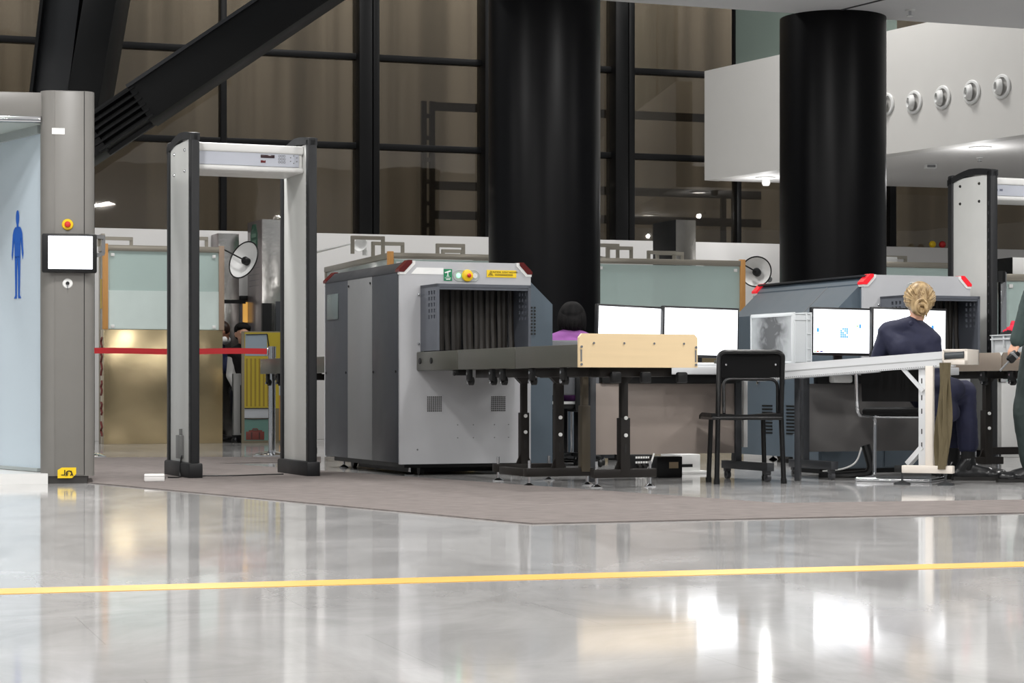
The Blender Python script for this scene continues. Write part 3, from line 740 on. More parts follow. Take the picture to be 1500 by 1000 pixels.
def conveyor(loc, label, va, vb, segs, endpanel, group='roller conveyors of the scanners'):
    """conveyor running along v from va (near the machine) to vb"""
    t = thing('roller_conveyor', label, 'roller conveyor', loc, TH, group)
    pts = [va] + segs + [vb]
    for a, c in zip(pts, pts[1:]):
        s = .004 if c < a else -.004
        for u0 in (.113, .778): obj('side_rail', B().box(u0, u0 + .03, a - s, c + s, .686, .808, .004), mSTL, t)
    n = int(abs(vb - va) / .075); rb = B()
    for k in range(n):
        v = va + (vb - va) * (k + .5) / n
        rb.cyl((.143, v, .775), (.778, v, .775), .026, n=16)
    obj('roller_bed', rb, mCHR, t)
    s = math.copysign(1, vb - va)
    obj('under_frame', B().box(.22, .27, va + .03 * s, vb - .06 * s, .635, .686, .003).box(.65, .70, va + .03 * s, vb - .06 * s, .635, .686, .003).box(.22, .7, vb - .12 * s, vb - .06 * s, .635, .686, .003), mFRM, t)
    return t
CL = XL
rc1 = conveyor(CL, 'roller conveyor with beige end board in front of the left baggage scanner', -.765, -2.62, [-1.71], True)
ep = obj('end_board', B().prism([(.105, -2.645, .684), (.815, -2.645, .684), (.815, -2.645, .845), (.797, -2.645, .866), (.123, -2.645, .866), (.105, -2.645, .845)], (0, .022, 0)), mBEI, rc1)
for u in (.19, .37, .55, .73): obj('screw', B().cyl((u, -2.645, .815), (u, -2.65, .815), .006), mCHR, ep)
for u in (.117, .803):
    for z in (.70, .795): obj('screw', B().cyl((u, -2.645, z), (u, -2.652, z), .007), mCHR, ep)
    obj('slot', B().box(u - .0045, u + .0045, -2.6475, -2.64, .715, .78), mMG, ep)
for v in (-.62 - .28, -1.28, -1.45, -1.9, -2.35): bracket(rc1, .14, v, .69)
for u in (.34, .52, .74): obj('bracket', B().box(u - .03, u + .03, -2.62, -2.58, .6, .66, .01), mBK, rc1)
t_leg(rc1, .50, -.90, .2, .64, .42)
# portal stand with two legs, then the front single leg
t_leg(rc1, .425, -1.62, .215, .64, .60, .042)
obj('support_leg', B().box(.57, .605, -1.65, -1.60, .08, .64, .003).box(.56, .615, -1.655, -1.595, .08, .47, .004), mat('olive_brown_sleeve', (74, 66, 52), .45), rc1)
obj('foot_bar', B().box(.215, .26, -1.60, -1.2, .055, .10, .004), mFRM, rc1)
t_leg(rc1, .70, -1.93, .2, .64, .40, .05)
# outfeed conveyor behind the left scanner
rc2 = conveyor(CL, 'grey roller conveyor at the back end of the left scanner, seen through the arch', 1.68 + .92, 3.86, [3.2], False)
for u in (.2, .72): t_leg(rc2, u, 2.95, .12, .64, .40)
bracket(rc2, .14, 3.72, .69); bracket(rc2, .14, 3.4, .69)
# conveyor of the right scanner
rc3 = conveyor(XM, 'steel roller conveyor in front of the right baggage scanner under the tray of red cloth', -.765, -2.62, [-1.55], False)
mRC3 = mat('rosy_brushed_steel', (176, 162, 148), .32, metal=.55, stretch=(1, 14, 1), scale=20)
for c in rc3.children:
    if c.name.startswith('side_rail'): c.data.materials[0] = mRC3
wh = B()
for v in (-1.55,): wh.prism([(.1125, v - .02, .808), (.1125, v + .02, .808), (.1125, v, .785)], (-.003, 0, 0))
obj('white_tab', wh, mSTK, rc3)
t_leg(rc3, .2, -1.25, .12, .64, .42, .05)
t_leg(rc3, .7, -1.25, .12, .64, .42, .05)
t_leg(rc3, .46, -1.85, .3, .64, .42, .05)
bracket(rc3, .14, -1.3, .69); bracket(rc3, .14, -1.62, .69)
obj('cross_bar', B().box(.2, .72, -1.27, -1.23, .12, .17, .003), mFRM, rc3)

# grey tray with red cloth on that conveyor
mR = lambda u, v, z: Vector((XM.x + u * math.cos(R(TH)) - v * math.sin(R(TH)), XM.y + u * math.sin(R(TH)) + v * math.cos(R(TH)), z))
ty0, ty1 = -1.98, -1.33
tr = thing('tray', 'grey plastic security tray holding folded clothing on the right conveyor', 'tray', mR(.16, -1.36, .803), TH)
tw, td, th_ = .42, .6, .125
obj('base', B().box(0.02, tw - .02, -td + .02, -.02, 0, .012, .004), mTOTE, tr)
wl_ = B().box(0.01, .022, -td + .01, -.01, .0, th_, .003).box(tw - .022, tw - .01, -td + .01, -.01, 0, th_, .003).box(0.01, tw - .01, -td + .01, -td + .022, 0, th_, .003).box(.01, tw - .01, -.022, -.01, 0, th_, .003)
obj('wall', wl_, mTOTE, tr)
rm = B().box(-.008, .012, -td, 0, th_ - .035, th_ - .025, .002).box(tw - .012, tw + .008, -td, 0, th_ - .035, th_ - .025, .002).box(-.008, tw + .008, -td, -td + .012, th_ - .035, th_ - .025, .002)
rm.box(-.01, .02, -td, 0, th_ - .008, th_, .002).box(tw - .02, tw + .01, -td, 0, th_ - .008, th_, .002).box(-.01, tw + .01, -td - .002, -td + .02, th_ - .008, th_, .002).box(-.01, tw + .01, -.02, .002, th_ - .008, th_, .002)
for v in (-.02, -.15, -.3, -.45, -td + .02): rm.box(-.008, .012, v - .004, v + .004, .0 if v in (-.02, -td + .02) else .04, th_, .001)
for u in (.06, .2, .34): rm.box(u - .004, u + .004, -td - .001, -td + .012, .0, th_, .001)
obj('rim', rm, mat('tote_rim', (206, 210, 212), .45), tr)
def heap(cx, cy, cz, rx, ry, rz, seed, n=28):
    t_ = bmesh.new(); bmesh.ops.create_uvsphere(t_, u_segments=n * 2, v_segments=n, radius=1)
    for v in t_.verts:
        p = v.co.copy(); q = mnoise.fractal(p * 2.1 + Vector((seed, 0, 0)), .6, 2, 3) * .13 + .04 * math.sin(p.x * 11 + p.y * 7 + seed)
        v.co = Vector((cx + p.x * rx * (1 + q), cy + p.y * ry * (1 + q), cz + max(-.35, p.z) * rz * (1 + q * 1.4)))
    return t_
b_ = B(); b_._add(heap(.13, -.14, .085, .105, .115, .13, 3)); rg = obj('red_cloth', b_, mat('red_cloth', (206, 26, 58), .8, bump=.3, bscale=90)); rg.location = tr.location; rg.rotation_euler = tr.rotation_euler
tag(rg, 'crumpled bright red jacket heaped in the grey tray', 'clothing')
b_ = B(); b_._add(heap(.05, -.13, .1, .035, .1, .055, 8)); bg_ = obj('black_cloth', b_, mat('black_cloth', (18, 18, 20), .85, bump=.3, bscale=90)); bg_.location = tr.location; bg_.rotation_euler = tr.rotation_euler
tag(bg_, 'black garment lying in front of the red jacket in the grey tray', 'clothing')

# ================================================================== DESKS WITH SCREENS
def desk(loc, label, u0, u1, post_u, panel_mat, vf=-.42, vb=.42, tu0=None, tvf=None):
    t = thing('desk', label, 'desk', loc, TH, 'operator desks')
    obj('top', B().box(u0 if tu0 is None else tu0, u1, vf if tvf is None else tvf, vb, .655, .705, .006), mDESK, t)
    obj('under_rail', B().box(u0 + .1, u1 - .03, -.03, .02, .60, .655, .003), mBK, t)
    obj('front_panel', B().box(u0 + .04, u1 - .01, -.012, .006, .165, .6, .002), panel_mat, t)
    mm = mat('desk_frame_dark', (54, 56, 60), .45)
    for u in post_u:
        p_ = obj('leg', B().box(u - .022, u + .022, -.03, .03, .11, .655, .003), mm, t)
        f_ = obj('foot_bar', B().box(u - .025, u + .025, vf - .02, .16, .065, .115, .004), mm, t)
        for v in (vf + .02, .12):
            obj('castor', B().cyl((u - .012, v, .026), (u + .012, v, .026), .026, n=24).box(u - .02, u + .02, v - .012, v + .02, .045, .068, .003).cyl((u - .02, v, .026), (u + .02, v, .026), .008), mat('castor_grey', (70, 71, 74), .35), f_)
    return t
D1 = Vector(((1083 - 750) / F * 13.3, 13.3, 0)); D2 = Vector(((1178 - 750) / F * 13.5, 13.5, 0))
d1 = desk(D1, 'grey desk with closed front panel under the left pair of blank white screens', -1.06, .02, (-.02,), mat('panel_warm_grey', (158, 146, 138), .4), tu0=-.84, tvf=-.26)
obj('end_panel', B().box(.03, .06, .0, .3, .2, .62, .003), mWH, d1)
obj('leg', B().box(-1.04, -1.0, -.03, .03, 0, .655, .003), mat('desk_frame_dark', (54, 56, 60), .45), d1)
d2 = desk(D2, 'dark panelled desk under the right pair of screens before the blonde woman', -.02, 1.02, (.0, ), mat('panel_shaded_grey', (100, 98, 97), .45), -.36, tvf=-.22)  # shade on this front panel is put into its darker grey
obj('leg', B().box(.97, 1.0, -.03, .03, 0, .655, .003), mat('desk_frame_dark', (54, 56, 60), .45), d2)
obj('socket_box', B().box(.16, .3, -.1, -.03, .605, .655, .012).box(.18, .2, -.104, -.1, .615, .64), mSTK, d2)

mBEZ = mat('screen_bezel', (26, 27, 30), .35)
def monitor(c, label, w, h, yaw, z0, desk_z=.705, roll=0.0, content=False):
    """c = (X, Y) of the foot, z0 = lower edge of the screen"""
    t = thing('monitor', label, 'monitor', (c[0], c[1], desk_z), yaw, 'operator screens')
    zz = z0 - desk_z
    M = Matrix.Translation((0, 0, zz + h / 2)) @ Euler((0, R(roll), 0)).to_matrix().to_4x4() @ Matrix.Translation((0, 0, -zz - h / 2))
    obj('housing', B().box(-w / 2, w / 2, -.02, .015, zz, zz + h, .004, 2, M).box(-w * .3, w * .3, .015, .04, zz + h * .2, zz + h * .8, .01, 2, M), mBEZ, t)
    ds = obj('display', B().box(-w / 2 + .011, w / 2 - .011, -.0215, -.019, zz + .018, zz + h - .013, 0, 2, M), mSCR, t)
    obj('stand', B().box(-.03, .03, .02, .04, .01, zz + h * .4, .004).box(-.11, .11, -.06, .1, 0, .012, .004), mBEZ, t)
    if content:
        bb = B(); gg = B(); kk = B(); rr_ = B()
        X = lambda f: -w / 2 + .008 + f * (w - .016); Z = lambda f: zz + .016 + f * (h - .024)
        bx = lambda b_, a, c_, e, f_: b_.box(X(a), X(c_), -.0225, -.0212, Z(e), Z(f_), 0, 2, M)
        for i in range(4):
            for j in range(5):
                if (i + j) % 5 != 4: bx(bb, .47 + i * .035, .50 + i * .035, .35 + j * .045, .388 + j * .045)
        bx(bb, .06, .1, .47, .56); bx(bb, .8, .83, .57, .66)
        bx(gg, .07, .09, .42, .45); bx(gg, .75, .785, .6, .63)
        bx(gg, .015, .05, .02, .05); bx(rr_, .06, .1, .02, .05); bx(kk, .12, .165, .02, .05); bx(kk, .36, .415, .325, .335)
        obj('scan_image', bb, mat('scan_blue', (60, 140, 220), .4, emit=(70, 150, 225), estr=.75), ds)
        obj('scan_marks', gg, mat('scan_green', (140, 225, 120), .4, emit=(140, 230, 120), estr=.9), ds)
        obj('toolbar_red', rr_, mat('scan_red', (190, 70, 50), .4, emit=(190, 60, 40), estr=.7), ds)
        obj('toolbar_blue', kk, mat('scan_navy', (60, 50, 130), .4, emit=(60, 50, 130), estr=.6), ds)
    return t
def mon(px0, px1, pyt, pyb, Y, yaw, label, roll=0, content=False):
    a = D(px0, 0, Y)
    # width along the yawed direction so that the right edge meets px1
    k = (px1 - 750) / F; c_, s_ = math.cos(R(yaw)), math.sin(R(yaw))
    w = (k * Y - a.x) / (c_ - k * s_)
    cx, cy = a.x + c_ * w / 2, Y + s_ * w / 2
    zt_, zb_ = CH - (pyt - YH) * cy / F, CH - (pyb - YH) * cy / F
    return monitor((cx, cy), label, w, zt_ - zb_, yaw, zb_, roll=roll, content=content)
mon(872, 967, 447, 526, 13.1, 26, 'blank white screen behind the beige end board, left of the pair', roll=1.6)
mon(969, 1080, 449.5, 524, 13.22, 24, 'blank white screen right of the pair, beside the wooden post', roll=1.0)
mon(1187, 1274, 450.5, 521, 13.42, 24, 'white screen showing blue scan shapes left of the blonde woman', roll=.4, content=True)
mon(1275, 1384, 451, 524, 13.5, 24, 'white screen hidden partly behind the blonde head of the seated woman', roll=.6, content=True)
p = D(1030, 532, 13.0)
kb = thing('keyboard', 'slim grey keyboard on the desk below the right blank screen', 'keyboard', (p.x - .12, 13.02, .705), TH)
obj('case', B().box(-.2, .2, -.06, .06, 0, .018, .005), mDESK, kb)
kk = B()
for i in range(14):
    for j in range(4): kk.box(-.19 + i * .0272, -.19 + i * .0272 + .022, -.05 + j * .025, -.05 + j * .025 + .02, .018, .024)
o_ = obj('keys', kk, mSTK, kb); o_['kind'] = 'stuff'
# devices on the floor under the left desk
p = G(942, 690)
dv_ = thing('network_device', 'black box with white sockets and plugs on the floor under the left desk', 'electronics', (p.x, p.y + .12, 0), TH)
obj('case', B().box(-.09, .09, 0, .22, 0, .11, .004), mBK, dv_)
so = B()
for r_ in (0, 1):
    for k in range(6): so.box(-.05 + k * .019, -.036 + k * .019, -.003, .002, .05 + r_ * .034, .064 + r_ * .034)
obj('sockets', so, mSTK, dv_)
pl = B()
for k in range(3): pl.cyl((-.03 + k * .04, 0, .035), (-.03 + k * .04, -.04, .03), .012)
obj('plug', pl, mINK, dv_)
p = G(982, 700)
ub = thing('power_supply_box', 'black box with a beige label on the floor under the left desk', 'power supply', (p.x, p.y + .05, 0), TH)
obj('case', B().box(-.09, .09, 0, .12, 0.0, .135, .005), mBKG, ub)
obj('label', B().box(-.005, .06, -.002, .002, .06, .1), mat('beige_label', (190, 170, 140), .6), ub)
p = G(1015, 697)
wb = thing('computer', 'small white computer case behind the black box under the left desk', 'computer', (p.x, p.y + .35, 0), TH)
obj('case', B().box(-.06, .09, 0, .3, .02, .13, .006).box(-.09, .14, -.04, .34, 0, .02, .004), mSTK, wb)
obj('drive_slot', B().box(-.05, .03, -.003, .002, .045, .065), mBK, wb)
tag(obj('power_cable', B().tube(rc([G(936, 697, .008), G(944, 694, .008), D(953, 680, 13.02), D(958, 664, 13.05)], .1), .006), mSTK), 'white cable rising from the black devices under the left desk', 'cable')
# thick black cable and dark cabinet under the right desk
tag(obj('cable_hose', B().tube(rc([D(1268, 652, 13.52), D(1277, 684, 13.5), D(1272, 694, 13.5), D(1240, 697, 13.5), D(1200, 697, 13.55)], .12), .028), mBK), 'thick black hose bending to the floor under the right desk', 'cable')
tag(obj('power_cable', B().tube(rc([D(1262, 655, 13.62), D(1255, 678, 13.62), D(1236, 687, 13.62), D(1205, 690, 13.62)], .1), .006), mSTK), 'thin white cable curving beside the black hose under the right desk', 'cable')
cb = thing('low_cabinet', 'low blue grey cabinet on the floor behind the right desk', 'cabinet', (2.05, 14.15, 0), TH)
obj('body', B().box(0, 1.0, 0, .35, .03, .26, .006), mBG, cb); obj('plinth', B().box(.02, .98, .02, .33, 0, .03), mBK, cb)
obj('door', B().box(.02, .49, -.006, .0, .04, .25, .002), mBG, cb); obj('door', B().box(.51, .98, -.006, 0, .04, .25, .002), mBG, cb)

# ================================================================== TRAY RETURN TABLE (aluminium, sloping)
A0 = Vector((D(1089, 0, 12.98).x, 12.98, 0)); A1 = Vector((D(1418, 0, 12.40).x, 12.40, 0))
dA = A1 - A0; LA = dA.length; yawA = math.degrees(math.atan2(dA.y, dA.x))
rt = thing('roller_table', 'sloping aluminium roller table with olive straps hanging at its right end', 'roller table', A0, yawA)
za = lambda py, px: CH - (py - YH) * (A0.y + (A1.y - A0.y) * ((px - 1089) / 329)) / F
zT0, zT1 = za(537.5, 1089), za(511.5, 1418); sl = (zT1 - zT0) / LA; WT = .3
zz = lambda u: zT0 + sl * u
hB = .088
for v in (0, WT - .03):
    r_ = B(); r_.prism([(0, v, zz(0) - hB), (LA - .14, v, zz(LA - .14) - hB), (LA - .14, v, zz(LA - .14)), (0, v, zz(0))], (0, .03, 0))
    r_.prism([(0, v - .006, zz(0) - hB * .5), (LA - .14, v - .006, zz(LA - .14) - hB * .5), (LA - .14, v - .006, zz(LA - .14) - hB * .36), (0, v - .006, zz(0) - hB * .36)], (0, .04, 0))
    rl = obj('side_rail', r_, mALU, rt)
sp_ = B()
for k in range(90):
    u = .02 + k * (LA - .2) / 90; sp_.box(u, u + .006, -.0008, .002, zz(u) - hB + .004, zz(u) - hB + .0075)
obj('perforated_edge', sp_, mINK, rt)
ro = B()
for k in range(22):
    u = .05 + k * (LA - .24) / 22; ro.cyl((u, .03, zz(u) - .03), (u, WT - .03, zz(u) - .03), .018, n=14)
obj('roller_bed', ro, mCHR, rt)
ec = B(); u0, u1 = LA - .15, LA; zc0 = zz(LA) - hB; zc1 = zz(LA) + .002
ec.box(u0, u0 + .012, -.012, WT, zc0, zc1, .003).box(u1 - .02, u1, -.012, WT, zc0, zc1, .003).box(u0, u1, -.012, .02, zc0, zc0 + .026, .003).box(u0, u1, -.012, -.002, zc1 - .012, zc1, .002).box(u0, u1, WT - .03, WT, zc0, zc1, .003)
ecp = obj('end_bracket', ec, mCREAM, rt)
obj('end_roller', B().cyl((u0 + .015, .0, zc0 + .05), (u1 - .022, .0, zc0 + .056), .021, n=20), mat('grey_roller', (62, 66, 70), .4), rt)
lu = lambda px, Y=12.5: (D(px, 0, Y) - A0).dot(dA) / LA
ul = lu(1354)
lg = B().box(ul - .045, ul + .008, .03, .075, .1, zz(ul) - hB + .01, .003)
obj('leg', lg, mALU, rt)
obj('leg', B().box(ul + .004, ul + .05, -.004, .04, .1, zz(ul) - hB + .01, .003), mCREAM, rt)
hs = B()
for z in (.22, .3, .42, .5, .6): hs.box(ul - .028, ul - .022, .028, .031, z, z + .03)
obj('slots', hs, mINK, rt)
fb = obj('foot_bar', B().box(lu(1318), lu(1401), -.03, .03, .07, .115, .004), mCREAM, rt)
obj('bar_end', B().box(lu(1306), lu(1318) - .002, -.028, .028, .072, .113, .002), mBK, fb)
for px in (1317, 1388):
    obj('levelling_foot', B().lathe([(.001, 0), (.05, 0), (.05, .008), (.014, .022), (.007, .026), (.007, .075), (.001, .075)], Matrix.Translation((lu(px), 0, 0)), 26), mat('dark_foot', (80, 82, 84), .3, metal=.6), fb)
obj('brace', B().bar((lu(1317), .02, zz(lu(1317)) - hB + .005), (lu(1350), .02, .555), .02, .022), mALU, rt)
obj('brace', B().bar((lu(1322), .08, .12), (lu(1349), .05, .225), .05, .03), mALU, rt)
# rear leg under the far end of the slope
obj('leg', B().box(lu(1156, 13.0), lu(1165, 13.0), WT - .06, WT - .02, 0, zz(lu(1160, 13)) - hB, .003), mat('desk_frame_dark', (54, 56, 60), .45), rt)
# hanging straps
mSTR = mat('olive_strap', (92, 82, 58), .8, bump=.3, bscale=200)
for k, (x0, x1, dv0) in enumerate(((1379, 1391, -.02), (1384, 1397, -.038), (1388, 1402, -.03))):
    rows = []
    for j in range(14):
        f = j / 13; z = zc0 + .01 - (zc0 - .075 - .01 * k) * f
        sh = -8 * f + 2.2 * math.sin(f * 7 + k * 2)
        a, c = lu(x0 + sh), lu(x1 + sh - 1.5 * math.sin(f * 5 + k))
        rows.append([(a, dv0 + .01 * math.sin(f * 6 + k), z), ((a + c) / 2, dv0 - .012 * math.cos(f * 5 + k), z), (c, dv0 + .008 * math.sin(f * 4 + 2 * k), z)])
    obj('strap', B().ribbon(rows, .004), mSTR, rt)

# airport tray standing on edge on the table
ta = Vector((D(1163, 0, 12.98).x, 12.98)); tb = Vector((D(1101, 0, 13.42).x, 13.42))
dt = (tb - ta); TW = dt.length
zt_ = CH - (459 - YH) * 12.98 / F; zb_ = zz(lu(1163)) - .008
tt = thing('tray', 'grey airport tray standing on edge on the roller table, its scuffed base facing out', 'tray', (ta.x, ta.y, zb_), math.degrees(math.atan2(dt.y, dt.x)))
hT = zt_ - zb_; DP = .125
# local: x from near corner to far corner; outside face is at +y
sy = 1
def scuff():
    m = bpy.data.materials.new('scuffed_tray_base'); m.use_nodes = True
    N = m.node_tree.nodes; L = m.node_tree.links; b = N['Principled BSDF']; b.inputs['Roughness'].default_value = .4
    tc = N.new('ShaderNodeTexCoord'); nz = N.new('ShaderNodeTexNoise'); nz.inputs["Scale"].default_value = 13; nz.inputs["Detail"].default_value = 7; nz.inputs['Distortion'].default_value = .8
    L.new(tc.outputs['Object'], nz.inputs['Vector'])
    gr_ = N.new('ShaderNodeTexGradient'); gr_.gradient_type = 'SPHERICAL'; mp = N.new('ShaderNodeMapping'); mp.vector_type = 'POINT'
    mp.inputs['Location'].default_value = (-TW * .5 * 4.2, 0, -hT * .62 * 3.2); mp.inputs['Scale'].default_value = (4.2, 0, 3.2)
    L.new(tc.outputs['Object'], mp.inputs['Vector']); L.new(mp.outputs['Vector'], gr_.inputs['Vector'])
    mu = N.new('ShaderNodeMath'); mu.operation = 'MULTIPLY'; L.new(nz.outputs['Fac'], mu.inputs[0]); L.new(gr_.outputs['Fac'], mu.inputs[1])
    cr = N.new('ShaderNodeValToRGB'); e = cr.color_ramp; e.elements[0].position = .04; e.elements[0].color = rgb((172, 176, 178)); e.elements[1].position = .36; e.elements[1].color = rgb((36, 38, 40))
    L.new(mu.outputs[0], cr.inputs['Fac']); L.new(cr.outputs['Color'], b.inputs['Base Color'])
    return m
obj('base', B().box(.012, TW - .012, -.004, .004, .012, hT - .012), scuff(), tt)
obj('wall', B().box(0, .012, -DP, .004, 0, hT, .003).box(TW - .012, TW, -DP, .004, 0, hT, .003).box(0, TW, -DP, .004, 0, .012, .003).box(0, TW, -DP, .004, hT - .012, hT, .003), mTOTE, tt)
rb_ = B()
for y in (-DP, -DP + .035): rb_.box(-.008, TW + .008, y - .004, y + .004, -.0, hT + .006, .001) if y == -DP else None
rm = B()
for y in (-DP + .002, -DP + .035, -.002):
    rm.box(-.008, .002, y - .004, y + .004, .0, hT, .001)
    rm.box(-.008, TW + .008, y - .004, y + .004, hT - .002, hT + .008, .001)
for z in (.02, hT * .3, hT * .6, hT - .035): rm.box(-.008, .002, -DP, -DP + .035, z - .003, z + .003, .001)
rm.box(-.006, .002, -DP, 0, hT - .04, hT - .034, .001)
rm.box(-.004, .016, -.004, .012, 0, hT, .004).box(0, TW, -.004, .012, hT - .016, hT, .004).box(TW - .014, TW, -.004, .012, 0, hT, .004).box(0, TW, -.004, .012, 0, .014, .004)
obj('rim', rm, mat('tote_rim', (206, 210, 212), .45), tt)
# ================================================================== CHAIRS
def black_chair():
    f1, f2, b1, b2 = G(1038, 706), G(1120, 704), G(1050, 709), G(1148, 708)
    c = (f1 + f2 + b1 + b2) / 4
    t = thing('chair', 'black metal and plastic chair seen from behind in front of the operator desks', 'chair', (c.x, c.y, 0), 0)
    L_ = lambda p: Vector((p.x - c.x, p.y - c.y, 0))
    f1, f2, b1, b2 = map(L_, (f1, f2, b1, b2))
    # equalise: near (back) pair and far (front) pair
    zb = .788
    tl, tr_ = D(1053, 515, c.y - .1) - c, D(1146, 516, c.y - .1) - c
    tl.z += c.z; tr_.z += c.z
    bp = rc([b1 + Vector((0, 0, .012)), Vector((b1.x + .01, b1.y + .03, .42)), Vector((tl.x, tl.y - .02, .77)), Vector((tl.x + .03, tl.y - .02, zb)), Vector((tr_.x - .03, tr_.y - .02, zb)), Vector((tr_.x, tr_.y - .02, .77)), Vector((b2.x - .012, b2.y + .03, .42)), b2 + Vector((0, 0, .012))], .05)
    obj('back_frame', B().tube(bp, .0155, 14), mBKG, t)
    ft = B()
    q1, q2 = Vector((f1.x + .015, f1.y, .40)), Vector((f2.x - .01, f2.y, .40))
    obj('leg', B().tube([f1 + Vector((0, 0, .012)), q1], .0145, 14), mBKG, t)
    obj('leg', B().tube([f2 + Vector((0, 0, .012)), q2], .0145, 14), mBKG, t)
    for p in (f1, f2, b1, b2): ft.cyl(p, p + Vector((0, 0, .03)), .0185, n=16)
    obj('foot_cap', ft, mBK, t)
    # seat
    zs = .415
    y0, y1 = b1.y + .02, f2.y + .06; x0, x1 = b1.x - .03, b2.x - .015
    rows = []
    for j in range(9):
        g = j / 8; y = y0 + (y1 - y0) * g
        row = []
        for i in range(11):
            h = i / 10; x = x0 + (x1 - x0) * h - .03 * g
            z = zs + .008 - .022 * math.sin(math.pi * h) * (.4 + .6 * math.sin(math.pi * min(1, g * 1.1))) + (.0 if g < .8 else -.02 * (g - .8) / .2)
            row.append((x, y, z))
        rows.append(row)
    obj('seat', B().ribbon(rows, .022), mat('black_seat_plastic', (7, 7, 8), .5, spec=.2), t)
    obj('seat_frame', B().tube(rc([(x0 + .01, y0, zs - .022), (x0 - .02, y1 - .02, zs - .022), (x1 - .04, y1 - .02, zs - .022), (x1 - .01, y0, zs - .022)], .05), .011, 12, closed=True), mBKG, t)
    # backrest panel between the uprights and the inner hoop
    xl, xr, yb_ = tl.x + .012, tr_.x - .012, tl.y - .012
    rows = []
    for j in range(7):
        g = j / 6; z = .635 + (.776 - .635) * g; row = []
        for i in range(11):
            h = i / 10; row.append((xl + (xr - xl) * h, yb_ + .025 * math.sin(math.pi * h), z))
        rows.append(row)
    obj('backrest', B().ribbon(rows, .01), mat('black_back_plastic', (4, 4, 5), .4, spec=.18), t)
    obj('inner_hoop', B().tube(rc([(xl + .012, b1.y + .035, .42), (xl + .016, yb_ + .02, .625), (xr - .016, yb_ + .02, .625), (xr - .014, b2.y + .035, .42)], .05), .010, 12), mBKG, t)
    bo = B()
    for x in (xl + .03, xr - .03): bo.lathe([(.001, .006), (.006, .005), (.008, 0), (.001, 0)], text_front(x, yb_ - .001, .712), 16)
    obj('bolts', bo, mCHR, t)
black_chair()

def seat_cushion(b, x0, x1, y0, y1, z0, z1, r=.03):
    return b.box(x0, x1, y0, y1, z0, z1, r, 4)
CO = Vector((D(1322, 0, 13.1).x, 13.1, 0))
oc = thing('chair', 'black upholstered chair with chrome cantilever frame under the seated blonde woman', 'chair', CO, -24)
# local: x right, y forward
obj('seat', seat_cushion(B(), -.21, .21, -.19, .24, .405, .452), mat('black_upholstery', (9, 9, 10), .65, spec=.2), oc)
rows = []
for j in range(8):
    g = j / 7; row = []
    for i in range(11):
        h = i / 10; row.append((-.2 + .4 * h, -.215 - .035 * math.sin(math.pi * h) * .6 - .03 * g, .49 + .22 * g))
    rows.append(row)
obj('backrest', B().ribbon(rows, .035), mat('black_upholstery', (9, 9, 10), .65, spec=.2), oc)
for s in (-1, 1):
    obj('side_tube', B().tube(rc([(s * .225, -.255, .66), (s * .225, -.235, .46), (s * .225, -.19, .405), (s * .225, .17, .395), (s * .225, .2, .36), (s * .225, .185, .02), (s * .225, .15, .013), (s * .225, -.24, .013)], .05), .0125, 14), mCHR, oc)
obj('floor_bar', B().tube([(-.225, -.24, .013), (.225, -.24, .013)], .0125, 14), mCHR, oc)
obj('cross_tube', B().tube([(-.225, .16, .393), (.225, .16, .393)], .011, 12), mCHR, oc)

PO = Vector((D(836, 0, 15.5).x, 15.5, 0))
pc = thing('chair', 'grey backed swivel chair under the woman in purple behind the conveyor', 'chair', PO, 10)
obj('seat', seat_cushion(B(), -.23, .23, -.22, .22, .42, .48), mBK, pc)
obj('seat_shell', B().box(-.22, .22, -.225, .2, .455, .475, .006), mSTK, pc)
obj('backrest', B().box(-.22, .22, -.27, -.235, .52, .915, .02), mat('chair_back_grey', (96, 98, 102), .5), pc)
obj('back_post', B().box(-.025, .025, -.3, -.27, .4, .8, .006).box(-.025, .025, -.3, .0, .4, .425, .004), mBK, pc)
obj('column', B().cyl((0, 0, .08), (0, 0, .42), .025), mCHR, pc)
bb = B()
for k in range(5):
    a = R(72 * k + 20); bb.bar((0, 0, .09), (.28 * math.cos(a), .28 * math.sin(a), .065), .035, .03, .006)
    bb.cyl((.28 * math.cos(a) - .01, .28 * math.sin(a), .028), (.28 * math.cos(a) + .01, .28 * math.sin(a), .028), .028)
obj('star_base', bb, mBK, pc)
# her desk
dk = thing('desk', 'black desk with an open front where the woman in purple sits', 'desk', (PO.x - .1, 16.15, 0), TH)
obj('top', B().box(-.5, .7, -.1, .5, .68, .715, .005), mDESK, dk)
obj('back_panel', B().box(-.48, .68, .44, .46, .1, .68), mBK, dk)
for u in (-.48, .66): obj('leg', B().box(u, u + .03, -.08, .48, 0, .68, .003), mBK, dk)
obj('drawer_unit', B().box(.1, .5, .0, .42, .03, .55, .006), mat('drawer_black', (30, 32, 36), .5), dk)

